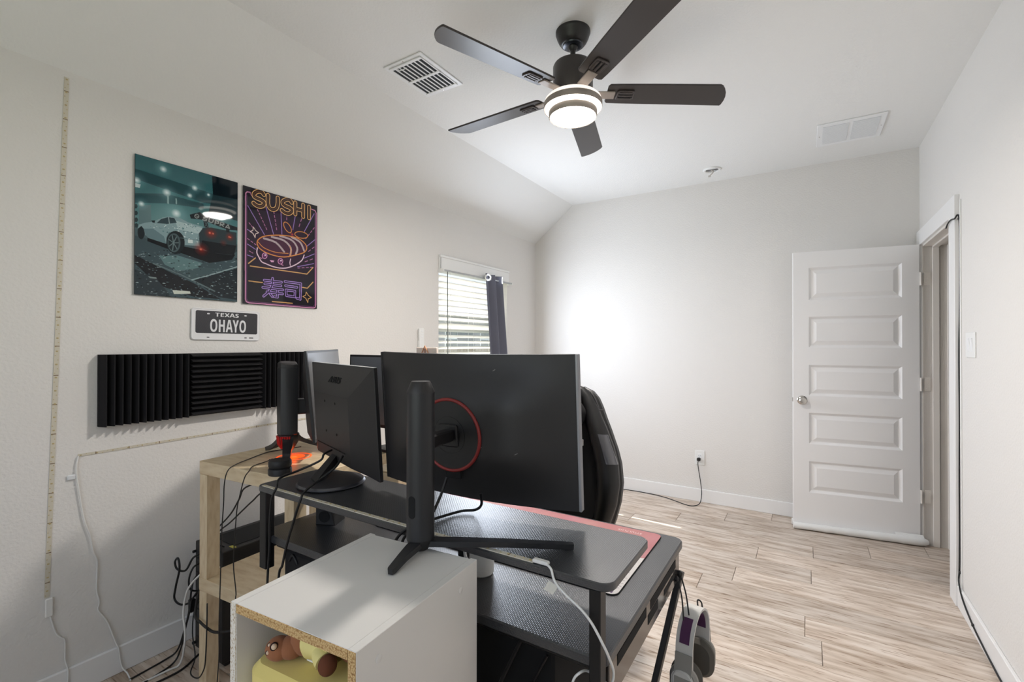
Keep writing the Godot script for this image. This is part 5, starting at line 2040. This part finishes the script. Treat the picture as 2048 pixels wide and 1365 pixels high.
	var lo := cx * Vector3(0.02, 0.9007, -0.02)
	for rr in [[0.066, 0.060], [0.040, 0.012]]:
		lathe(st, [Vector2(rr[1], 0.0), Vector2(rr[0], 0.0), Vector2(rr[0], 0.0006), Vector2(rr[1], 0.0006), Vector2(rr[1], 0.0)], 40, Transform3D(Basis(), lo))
	part("light_ring_decal", st, M.orange_glow_decal, g)
	var ol := OmniLight3D.new()
	ol.name = "stand_light"
	ol.position = cx * Vector3(0.02, 0.922, -0.02)
	ol.light_energy = 0.0014
	ol.light_color = Color(1.0, 0.36, 0.10)
	ol.light_size = 0.01
	ol.omni_range = 3.0
	ol.omni_attenuation = 2.0
	ol.shadow_enabled = true
	add_child(ol)

	# third monitor in the corner, its screen towards the room
	var b := thing("screen_monitor", "blank monitor screen with its reflection painted grey, standing behind the large curved monitor", "monitor")
	var bx := Transform3D(Basis(Vector3.UP, deg_to_rad(180.0)) * Basis(Vector3.RIGHT, deg_to_rad(2.0)), Vector3(0.925, 1.150, -1.425))
	flat_panel(b, bx, 0.560, 0.312)
	b.get_node("screen").material_override = M.screen_reflection
	st = begin()
	bb(st, Vector3(0.83, 0.9005, -1.47), Vector3(0.93, 0.912, -1.39), 0.003)
	part("stand_base", st, M.monitor_dark, b)
	st = begin()
	bb(st, Vector3(0.862, 0.910, -1.472), Vector3(0.902, 1.10, -1.457), 0.003)
	part("stand_neck", st, M.monitor_dark, b)


func flat_panel(t: Node3D, x: Transform3D, w: float, h: float, edge := 0.012, depth := 0.034):
	# a flat screen: front towards -z, bulging back towards +z
	var hw := w * 0.5
	var hh := h * 0.5
	var st := begin()
	bb(st, Vector3(-hw, -hh, 0.0), Vector3(hw, hh, edge), 0.0015, x)
	part("frame", st, M.monitor_dark, t)
	st = begin()
	bb(st, Vector3(-hw + 0.009, -hh + 0.014, -0.0008), Vector3(hw - 0.009, hh - 0.009, 0.001), 0.0, x)
	part("screen", st, M.screen, t)
	st = begin()
	var o := [Vector2(-hw + 0.004, -hh + 0.004), Vector2(hw - 0.004, -hh + 0.004), Vector2(hw - 0.004, hh - 0.002), Vector2(-hw + 0.004, hh - 0.002)]
	var i := [Vector2(-hw * 0.56, -hh * 0.86), Vector2(hw * 0.56, -hh * 0.86), Vector2(hw * 0.56, hh * 0.42), Vector2(-hw * 0.56, hh * 0.42)]
	for k in 4:
		var k2 := (k + 1) % 4
		var a: Vector2 = o[k]
		var b: Vector2 = o[k2]
		var c: Vector2 = i[k2]
		var d: Vector2 = i[k]
		poly(st, [x * Vector3(a.x, a.y, edge), x * Vector3(b.x, b.y, edge), x * Vector3(c.x, c.y, edge + depth), x * Vector3(d.x, d.y, edge + depth)], x.basis.z)
	poly(st, [x * Vector3(i[0].x, i[0].y, edge + depth), x * Vector3(i[1].x, i[1].y, edge + depth), x * Vector3(i[2].x, i[2].y, edge + depth), x * Vector3(i[3].x, i[3].y, edge + depth)], x.basis.z)
	part("rear_shell", st, M.monitor, t)


func build_chair():
	var c := thing("gaming_chair", "black leather gaming chair with winged backrest standing behind the desk", "chair", Vector3(1.465, 0, -1.96), deg_to_rad(4.0))
	var st := begin()
	var half := [[0.44, 0.190], [0.52, 0.215], [0.60, 0.243], [0.68, 0.262], [0.76, 0.268], [0.84, 0.258], [0.90, 0.240], [0.98, 0.208], [1.03, 0.186], [1.08, 0.166], [1.12, 0.146], [1.15, 0.118], [1.168, 0.076], [1.175, 0.030]]
	var o := []
	for q in half:
		o.append(Vector2(q[1], q[0]))
	for i in half.size():
		var q: Array = half[half.size() - 1 - i]
		o.append(Vector2(-q[1], q[0]))
	var bx := Transform3D(Basis(Vector3.RIGHT, deg_to_rad(-7.0)) * Basis(Vector3.RIGHT, Vector3.BACK, Vector3.DOWN), Vector3(0, 0.0, 0.06))
	bx = Transform3D(Basis(Vector3.RIGHT, deg_to_rad(-7.0)), Vector3(0, 0.0, 0.09)) * Transform3D(Basis(Vector3(1, 0, 0), Vector3(0, 0, 1), Vector3(0, 1, 0)), Vector3.ZERO)
	slab(st, o, -0.055, 0.020, 0.022, bx)
	part("backrest", st, M.leather, c)
	var tilt := Transform3D(Basis(Vector3.RIGHT, deg_to_rad(-7.0)), Vector3(0, 0.0, 0.09))
	# side bolsters, with their glossy patches and piping
	for s in [-1.0, 1.0]:
		st = begin()
		var pts := []
		var rr := []
		for q in half.slice(1, 12):
			pts.append(tilt * Vector3(s * (q[1] - 0.045), q[0], 0.030 + 0.022 * sin(PI * clampf((q[0] - 0.48) / 0.6, 0, 1))))
			rr.append(0.020 + 0.030 * sin(PI * clampf((q[0] - 0.46) / 0.72, 0.02, 0.98)))
		tube(st, pts, rr, 14)
		part("bolster", st, M.leather, c)
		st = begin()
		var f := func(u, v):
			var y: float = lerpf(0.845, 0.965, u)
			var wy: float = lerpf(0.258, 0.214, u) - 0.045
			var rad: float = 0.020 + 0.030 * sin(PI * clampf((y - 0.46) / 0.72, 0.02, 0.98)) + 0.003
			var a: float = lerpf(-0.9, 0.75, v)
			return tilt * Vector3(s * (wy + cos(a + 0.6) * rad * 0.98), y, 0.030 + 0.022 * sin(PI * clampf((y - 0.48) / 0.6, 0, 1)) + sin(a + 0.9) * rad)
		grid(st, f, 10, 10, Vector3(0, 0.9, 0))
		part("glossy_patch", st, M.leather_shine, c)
		st = begin()
		var pp := []
		for q in half.slice(0, 13):
			pp.append(tilt * Vector3(s * (q[1] - 0.010), q[0], 0.020))
		tube(st, spline(pp, 3), 0.0032, 6)
		part("piping", st, M.piping, c)
	st = begin()
	var inner := []
	for q in half.slice(1, 13):
		inner.append(Vector2(q[1] - 0.075 if q[1] > 0.1 else 0.03, q[0] - 0.01))
	var n := inner.size()
	for i in n:
		var p: Vector2 = inner[n - 1 - i]
		inner.append(Vector2(-p.x, p.y))
	slab(st, inner, 0.012, 0.045, 0.014, bx)
	part("back_pad", st, M.fabric_black, c)
	st = begin()
	ball(st, tilt * Vector3(0, 1.045, 0.070), Vector3(0.118, 0.082, 0.042))
	part("head_pillow", st, M.fabric_black, c)
	st = begin()
	for s in [-1.0, 1.0]:
		box(st, tilt * Vector3(s * 0.098, 0.920, 0.056), Vector3(0.016, 0.028, 0.006), 0.002, Transform3D())
	part("pillow_strap_tab", st, M.white, c)
	for s in [-1.0, 1.0]:
		st = begin()
		tube(st, spline([tilt * Vector3(s * 0.03, 1.075, 0.048), tilt * Vector3(s * 0.10, 1.062, 0.050), tilt * Vector3(s * 0.160, 1.066, 0.034), tilt * Vector3(s * 0.178, 1.068, 0.006)], 5), 0.0028, 6)
		part("seam", st, M.piping, c)
	# seat, gas lift and star base
	st = begin()
	slab(st, rrect(0.52, 0.50, 0.06, 6, Vector2(0, 0.27)), 0.42, 0.52, 0.025)
	part("seat", st, M.leather, c)
	st = begin()
	lathe(st, [Vector2(0.0, 0.10), Vector2(0.035, 0.10), Vector2(0.035, 0.26), Vector2(0.024, 0.26), Vector2(0.024, 0.40), Vector2(0.10, 0.405), Vector2(0.10, 0.42), Vector2(0, 0.42)], 24, Transform3D(Basis(), Vector3(0, 0, 0.27)))
	part("gas_lift", st, M.steel_black, c)
	for k in 5:
		var a := TAU * k / 5.0 + 0.3
		var dv := Vector3(cos(a), 0, sin(a))
		st = begin()
		band(st, [Vector3(0, 0.13, 0.27) + dv * 0.02, Vector3(0, 0.115, 0.27) + dv * 0.15, Vector3(0, 0.085, 0.27) + dv * 0.30], dv.cross(Vector3.UP), [0.06, 0.05, 0.036], 0.026)
		var arm := part("base_leg", st, M.steel_black, c)
		st = begin()
		for s in [-1.0, 1.0]:
			var wx := Transform3D(Basis(dv, Vector3.UP.cross(dv) * s, Vector3.UP.cross(dv).cross(dv) * s), Vector3(0, 0.031, 0.27) + dv * 0.30 + Vector3.UP.cross(dv) * s * 0.006)
			lathe(st, [Vector2(0, 0), Vector2(0.030, 0), Vector2(0.031, 0.010), Vector2(0.026, 0.017), Vector2(0, 0.018)], 20, wx)
		tube(st, [Vector3(0, 0.09, 0.27) + dv * 0.295, Vector3(0, 0.03, 0.27) + dv * 0.295], 0.007, 8)
		part("caster", st, M.black, arm)


func build_small_things():
	# puck shaped dock
	var t := thing("round_dock", "stack of two small black round discs on the birch table", "dock", Vector3(0.852, 0.90, -0.968))
	var st := begin()
	lathe(st, [Vector2(0, 0.0005), Vector2(0.036, 0.0005), Vector2(0.038, 0.003), Vector2(0.038, 0.020), Vector2(0.036, 0.023), Vector2(0, 0.023)], 40)
	part("lower_disc", st, M.black, t)
	st = begin()
	lathe(st, [Vector2(0, 0.023), Vector2(0.033, 0.023), Vector2(0.033, 0.029), Vector2(0.0, 0.029)], 40)
	part("gap_ring", st, M.void, t)
	st = begin()
	lathe(st, [Vector2(0, 0.029), Vector2(0.036, 0.029), Vector2(0.037, 0.031), Vector2(0.037, 0.046), Vector2(0.034, 0.051), Vector2(0.0, 0.052)], 40)
	part("upper_disc", st, M.black, t)

	# little speaker under the shelf
	t = thing("small_speaker", "small black wedge speaker on the desk under the monitor shelf", "speaker", Vector3(1.10, 0.7803, -0.985), deg_to_rad(25))
	st = begin()
	slab(st, [Vector2(-0.03, 0.0), Vector2(0.035, 0.0), Vector2(0.022, 0.055), Vector2(-0.03, 0.055)], -0.035, 0.035, 0.003, Transform3D(Basis(Vector3.RIGHT, Vector3.FORWARD, Vector3.UP), Vector3.ZERO))
	part("body", st, M.black, t)
	st = begin()
	lathe(st, [Vector2(0, 0), Vector2(0.018, 0), Vector2(0.018, 0.001), Vector2(0, 0.001)], 24, Transform3D(Basis(Vector3.RIGHT, PI / 2), Vector3(0, 0.028, 0.036)))
	part("driver", st, M.void, t)

	# white mug on the desk
	t = thing("mug", "white mug standing on the desk under the monitor shelf", "mug", Vector3(1.716, 0.7803, -0.968))
	st = begin()
	lathe(st, [Vector2(0, 0.0), Vector2(0.026, 0.0), Vector2(0.030, 0.004), Vector2(0.032, 0.07), Vector2(0.030, 0.07), Vector2(0.027, 0.008), Vector2(0, 0.006)], 36)
	part("body", st, M.white, t)
	st = begin()
	tube(st, spline([Vector3(-0.030, 0.058, 0), Vector3(-0.052, 0.050, 0), Vector3(-0.050, 0.024, 0), Vector3(-0.030, 0.016, 0)], 5), 0.004, 8)
	part("handle", st, M.white, t)

	# small orange sign on top of the third monitor
	t = thing("small_sign", "small clear box with an orange triangle on top of the grey screen", "ornament", Vector3(1.105, 1.3065, -1.432))
	st = begin()
	bb(st, Vector3(-0.075, 0.0, -0.018), Vector3(0.075, 0.004, 0.016), 0.001)
	part("base", st, M.black, t)
	st = begin()
	bb(st, Vector3(-0.050, 0.004, -0.008), Vector3(0.058, 0.034, 0.004), 0.002)
	part("box", st, mat(rgb8(244, 226, 214), 0.3), t)
	st = begin()
	var tri := [Vector3(-0.020, 0.007, 0.007), Vector3(0.020, 0.007, 0.007), Vector3(0.0, 0.040, 0.007), Vector3(-0.020, 0.007, 0.007), Vector3(0.020, 0.007, 0.007)]
	tube(st, tri, 0.0028, 6)
	part("triangle", st, mat(rgb8(236, 168, 120), 0.4), t)
	st = begin()
	tube(st, [Vector3(0.0, 0.012, 0.007), Vector3(0.0, 0.028, 0.007)], 0.0016, 6)
	part("mark", st, mat(rgb8(150, 84, 50), 0.4), t)

	# computer tower behind the side tables
	t = thing("computer_tower", "black computer tower on the floor between the wall and the birch table", "computer", Vector3(0.235, 0, -1.03))
	st = begin()
	bb(st, Vector3(-0.115, 0.02, -0.44), Vector3(0.115, 0.485, 0.0), 0.003)
	part("case", st, mat(rgb8(30, 30, 33), 0.5), t)
	st = begin()
	for x in [-0.09, 0.09]:
		for z in [-0.40, -0.03]:
			bb(st, Vector3(x - 0.015, 0.0, z - 0.015), Vector3(x + 0.015, 0.02, z + 0.015), 0.003)
	part("feet", st, M.black, t)
	st = begin()
	for y in [0.06, 0.12, 0.18, 0.34, 0.40]:
		bb(st, Vector3(-0.10, y, 0.0), Vector3(-0.02, y + 0.014, 0.003), 0.001)
	part("port_row", st, M.steel_black, t)
	st = begin()
	bb(st, Vector3(-0.085, 0.4852, -0.40), Vector3(0.085, 0.4872, -0.06), 0.001)
	part("top_grille", st, M.black_soft, t)
	st = begin()
	for y in [0.04, 0.44]:
		lathe(st, [Vector2(0, 0), Vector2(0.006, 0), Vector2(0.006, 0.012), Vector2(0, 0.013)], 12, Transform3D(Basis(Vector3.RIGHT, PI / 2), Vector3(-0.112, y, 0)))
	part("thumb_screw", st, M.black, t)
	st = begin()
	bb(st, Vector3(0.075, 0.4852, -0.06), Vector3(0.108, 0.4862, -0.045))
	part("sticker", st, mat(rgb8(196, 190, 84), 0.6), t)

	# headset on a cord hook at the desk corner
	var h := thing("headset", "white and grey over ear headset with purple strap hanging at the desk corner", "headset", Vector3(2.134, 0.602, -1.415), deg_to_rad(84))
	# local x runs along the arch of the headband (away from the camera is +x), z points left
	for q in [["headband", 1.0, M.head_white, 0.046, 0.0056], ["strap", 0.86, M.purple, 0.030, 0.0022]]:
		st = begin()
		var pts := []
		for k in 25:
			var a := PI * k / 24.0
			var s: float = q[1]
			var px := -cos(a) * 0.078 * s
			var py := -0.080 + sin(a) * 0.080 * s * (1.0 if q[1] == 1.0 else 0.97)
			pts.append(Vector3(px, py, 0))
		if q[1] == 1.0:
			pts.push_front(Vector3(-0.079, -0.145, 0))
			pts.append(Vector3(0.079, -0.145, 0))
		band(st, pts, Vector3(0, 0, 1), q[3], q[4])
		part(q[0], st, q[2], h)
	st = begin()
	var ow := []
	for k in 9:
		var a := deg_to_rad(14.0 + 46.0 * k / 8.0)
		ow.append(Vector3(-cos(a) * 0.0812, -0.080 + sin(a) * 0.0835, 0))
	band(st, ow, Vector3(0, 0, 1), 0.026, 0.0024)
	part("strap_window", st, M.purple, h)
	for s in [-1.0, 1.0]:
		st = begin()
		var cxf := Transform3D(Basis(Vector3(0, 0, 1), Vector3(s, 0, 0), Vector3(0, 1, 0) * s) , Vector3(s * 0.074, -0.166, 0))
		slab(st, rrect(0.076, 0.098, 0.034, 8), -0.004, 0.016, 0.006, cxf)
		var cup := part("ear_cup", st, M.head_grey, h)
		st = begin()
		slab(st, rrect(0.060, 0.080, 0.026, 8), 0.016, 0.022, 0.004, cxf)
		part("cup_cover", st, M.head_white, cup)
		st = begin()
		slab(st, rrect(0.084, 0.108, 0.040, 10), -0.030, -0.004, 0.010, cxf)
		part("ear_cushion", st, M.head_foam, cup)
		st = begin()
		band(st, [Vector3(s * 0.0815, -0.085, 0), Vector3(s * 0.089, -0.125, 0), Vector3(s * 0.099, -0.165, 0), Vector3(s * 0.099, -0.200, 0)], Vector3(0, 0, 1), [0.046, 0.046, 0.040, 0.034], 0.005)
		part("yoke", st, M.head_grey, cup)
	lettering("lettering", "G", 0.018, 0.0008, Transform3D(Basis(Vector3(0, 0, 1), Vector3.UP, Vector3(-1, 0, 0)), Vector3(-0.1012, -0.196, 0.004)), M.black, h)
	st = begin()
	tube(st, spline([Vector3(0.066, -0.03, -0.006), Vector3(0.074, -0.010, -0.010), Vector3(0.080, -0.018, 0.0), Vector3(0.072, -0.05, 0.004), Vector3(0.070, -0.075, 0.004)], 5), 0.0024, 6)
	part("cord_loop", st, M.cable_black, h)
	var hk := thing("headset_hook", "two black cord knobs on the desk side plate holding the headset", "hook")
	for q in [Vector3(2.0945, 0.697, -1.370), Vector3(2.0945, 0.700, -1.402)]:
		st = begin()
		lathe(st, [Vector2(0, 0), Vector2(0.007, 0), Vector2(0.0075, 0.006), Vector2(0.004, 0.010), Vector2(0, 0.011)], 14, Transform3D(Basis(Vector3(0, -1, 0), Vector3(1, 0, 0), Vector3(0, 0, 1)), q))
		part("knob", st, M.black, hk)
		st = begin()
		var tip := Vector3(2.121, 0.598, -1.352) if q.z > -1.39 else Vector3(2.131, 0.604, -1.372)
		tube(st, spline([q + Vector3(0.007, 0, 0), q + Vector3(0.011, -0.012, 0.002), q.lerp(tip, 0.5) + Vector3(0.008, 0, 0.002), tip], 5), 0.0021, 6)
		part("cord", st, M.cable_black, hk)


func build_cables():
	var grp := "black cables by the birch tables"
	wire("thin_cable", "thin black cable from the lit monitor over the table front, left one", "cable", [Vector3(0.640, 0.93, -1.19), Vector3(0.52, 0.904, -1.20), Vector3(0.506, 0.903, -1.129), Vector3(0.554, 0.903, -1.028), Vector3(0.606, 0.904, -0.944), Vector3(0.640, 0.896, -0.900), Vector3(0.632, 0.850, -0.893), Vector3(0.624, 0.78, -0.895), Vector3(0.613, 0.682, -0.895), Vector3(0.605, 0.517, -0.895), Vector3(0.596, 0.333, -0.895), Vector3(0.594, 0.188, -0.895), Vector3(0.58, 0.02, -0.88), Vector3(0.52, 0.003, -0.84)], 0.0019, M.cable_thin)
	wire("thin_cable", "thin black cable from the round dock over the table front, right one", "cable", [Vector3(0.800, 0.945, -0.960), Vector3(0.72, 0.925, -1.02), Vector3(0.66, 0.905, -1.03), Vector3(0.680, 0.904, -0.97), Vector3(0.735, 0.904, -0.925), Vector3(0.757, 0.890, -0.897), Vector3(0.738, 0.83, -0.892), Vector3(0.717, 0.774, -0.893), Vector3(0.705, 0.684, -0.893), Vector3(0.696, 0.577, -0.893), Vector3(0.713, 0.485, -0.893), Vector3(0.71, 0.44, -0.893), Vector3(0.712, 0.20, -0.892), Vector3(0.70, 0.003, -0.88)], 0.0019, M.cable_thin)
	wire("thick_cable", "black cable slanting from under the monitor shelf to the computer tower, lower one", "cable", [Vector3(0.99, 0.86, -1.02), Vector3(0.87, 0.835, -0.99), Vector3(0.734, 0.815, -0.980), Vector3(0.659, 0.769, -0.980), Vector3(0.591, 0.721, -0.980), Vector3(0.502, 0.657, -0.980), Vector3(0.415, 0.605, -0.985), Vector3(0.33, 0.54, -1.0), Vector3(0.30, 0.488, -1.06)], 0.0030, M.cable_black)
	wire("thick_cable", "black cable slanting under the birch table top to the computer tower, upper one", "cable", [Vector3(0.72, 0.85, -1.02), Vector3(0.614, 0.813, -0.980), Vector3(0.566, 0.758, -0.980), Vector3(0.509, 0.694, -0.980), Vector3(0.415, 0.625, -0.985), Vector3(0.30, 0.56, -1.0), Vector3(0.25, 0.488, -1.06)], 0.0030, M.cable_black)
	wire("monitor_cable", "black cable arching from the flat monitor over the shelf corner, left one", "cable", [Vector3(1.10, 1.01, -0.99), Vector3(1.13, 1.01, -0.94), Vector3(1.124, 0.991, -0.93), Vector3(1.085, 0.965, -0.88), Vector3(1.09, 0.958, -0.82), Vector3(1.125, 0.943, -0.787), Vector3(1.104, 0.906, -0.786), Vector3(1.092, 0.831, -0.788), Vector3(1.088, 0.758, -0.79), Vector3(1.078, 0.662, -0.79), Vector3(1.06, 0.3, -0.79), Vector3(1.05, 0.003, -0.80)], 0.0034, M.cable_black)
	wire("monitor_cable", "black cable arching from the flat monitor over the shelf edge, right one", "cable", [Vector3(1.20, 1.01, -0.955), Vector3(1.225, 0.99, -0.91), Vector3(1.215, 0.965, -0.87), Vector3(1.225, 0.945, -0.81), Vector3(1.240, 0.930, -0.786), Vector3(1.213, 0.871, -0.785), Vector3(1.183, 0.803, -0.785), Vector3(1.160, 0.735, -0.785), Vector3(1.139, 0.666, -0.785), Vector3(1.12, 0.3, -0.79), Vector3(1.12, 0.003, -0.80)], 0.0034, M.cable_black)
	wire("monitor_cable", "black cable from the back of the large curved monitor over the shelf", "cable", [Vector3(1.750, 1.00, -0.915), Vector3(1.738, 0.965, -0.935), Vector3(1.705, 0.940, -0.955), Vector3(1.675, 0.936, -0.940), Vector3(1.658, 0.935, -0.895), Vector3(1.647, 0.937, -0.83), Vector3(1.640, 0.938, -0.797), Vector3(1.618, 0.920, -0.788), Vector3(1.598, 0.898, -0.789), Vector3(1.580, 0.865, -0.79), Vector3(1.565, 0.76, -0.80), Vector3(1.56, 0.40, -0.80), Vector3(1.55, 0.003, -0.80)], 0.0034, M.cable_black)
	wire("monitor_cable", "black power cable hanging behind the shelf beside the tall stand column", "cable", [Vector3(1.665, 1.03, -0.892), Vector3(1.660, 0.985, -0.872), Vector3(1.668, 0.945, -0.82), Vector3(1.655, 0.934, -0.792), Vector3(1.630, 0.915, -0.787), Vector3(1.612, 0.881, -0.789), Vector3(1.598, 0.845, -0.79), Vector3(1.59, 0.76, -0.80), Vector3(1.585, 0.40, -0.80), Vector3(1.58, 0.003, -0.80)], 0.0034, M.cable_black)
	# bundle behind the computer tower
	wire("tower_cable", "black cable looping out from the tower, topmost loop of the bundle", "cable", [Vector3(0.17, 0.44, -1.028), Vector3(0.165, 0.43, -1.0), Vector3(0.135, 0.376, -0.985), Vector3(0.082, 0.372, -0.975), Vector3(0.073, 0.402, -0.970), Vector3(0.100, 0.425, -0.970), Vector3(0.114, 0.381, -0.970), Vector3(0.076, 0.294, -0.972), Vector3(0.060, 0.234, -0.975), Vector3(0.115, 0.222, -0.985), Vector3(0.165, 0.245, -1.028)], 0.0042, M.cable_black, grp)
	wire("tower_cable", "black cable bulging close behind the tower, second of the bundle", "cable", [Vector3(0.17, 0.40, -1.028), Vector3(0.168, 0.39, -1.0), Vector3(0.165, 0.345, -0.985), Vector3(0.170, 0.30, -0.990), Vector3(0.175, 0.28, -1.028)], 0.0038, M.cable_black, grp)
	wire("tower_cable", "black cable dropping from the tower to the baseboard, third of the bundle", "cable", [Vector3(0.17, 0.36, -1.028), Vector3(0.175, 0.34, -1.0), Vector3(0.185, 0.299, -0.985), Vector3(0.190, 0.223, -0.975), Vector3(0.165, 0.142, -0.970), Vector3(0.100, 0.03, -0.970), Vector3(0.085, 0.005, -0.93), Vector3(0.10, 0.004, -0.80)], 0.0036, M.cable_black, grp)
	wire("tower_cable", "black cable falling straight down behind the tower, fourth of the bundle", "cable", [Vector3(0.172, 0.28, -1.028), Vector3(0.19, 0.265, -0.985), Vector3(0.205, 0.225, -0.970), Vector3(0.190, 0.152, -0.960), Vector3(0.150, 0.053, -0.960), Vector3(0.145, 0.006, -0.93), Vector3(0.17, 0.004, -0.82)], 0.0036, M.cable_black, grp)
	wire("tower_cable", "black cable sagging from the tower under the birch table leg, fifth of the bundle", "cable", [Vector3(0.18, 0.25, -1.028), Vector3(0.235, 0.235, -0.975), Vector3(0.265, 0.164, -0.955), Vector3(0.310, 0.087, -0.945), Vector3(0.375, 0.073, -0.90), Vector3(0.456, 0.090, -0.890), Vector3(0.500, 0.140, -0.890), Vector3(0.512, 0.193, -0.890), Vector3(0.515, 0.30, -0.892), Vector3(0.50, 0.38, -0.90)], 0.0024, M.cable_black, grp)
	wire("tower_cable", "thick black cable passing in front of the lower table leg", "cable", [Vector3(0.20, 0.33, -1.028), Vector3(0.30, 0.325, -0.96), Vector3(0.405, 0.305, -0.902), Vector3(0.454, 0.296, -0.898), Vector3(0.503, 0.290, -0.898), Vector3(0.558, 0.288, -0.905), Vector3(0.62, 0.30, -0.95), Vector3(0.66, 0.33, -1.05)], 0.0048, M.cable_black, grp)
	wire("floor_cable", "black cable lying on the floor towards the tower", "cable", [Vector3(0.16, 0.004, -1.10), Vector3(0.165, 0.004, -1.03), Vector3(0.206, 0.004, -0.954), Vector3(0.215, 0.004, -0.897), Vector3(0.20, 0.004, -0.80), Vector3(0.15, 0.004, -0.70)], 0.0042, M.cable_black, grp)
	wire("white_cord", "white cord running down among the black cables behind the tower", "cord", [Vector3(0.405, 0.455, -0.99), Vector3(0.35, 0.440, -0.97), Vector3(0.273, 0.383, -0.96), Vector3(0.222, 0.328, -0.955), Vector3(0.200, 0.268, -0.952), Vector3(0.198, 0.216, -0.950), Vector3(0.212, 0.160, -0.950), Vector3(0.208, 0.095, -0.950), Vector3(0.180, 0.012, -0.945), Vector3(0.17, 0.005, -0.90), Vector3(0.16, 0.004, -0.75)], 0.0040, M.cable_white)
	var pb := thing("plug_block", "small black plug adapter hanging among the tower cables", "adapter", Vector3(0.176, 0.235, -0.992))
	var st := begin()
	box(st, Vector3.ZERO, Vector3(0.024, 0.055, 0.022), 0.004)
	part("body", st, M.black, pb)
	st = begin()
	tube(st, [Vector3(0, 0.024, 0), Vector3(-0.002, 0.060, -0.030)], 0.003, 6)
	part("cord", st, M.cable_black, pb)
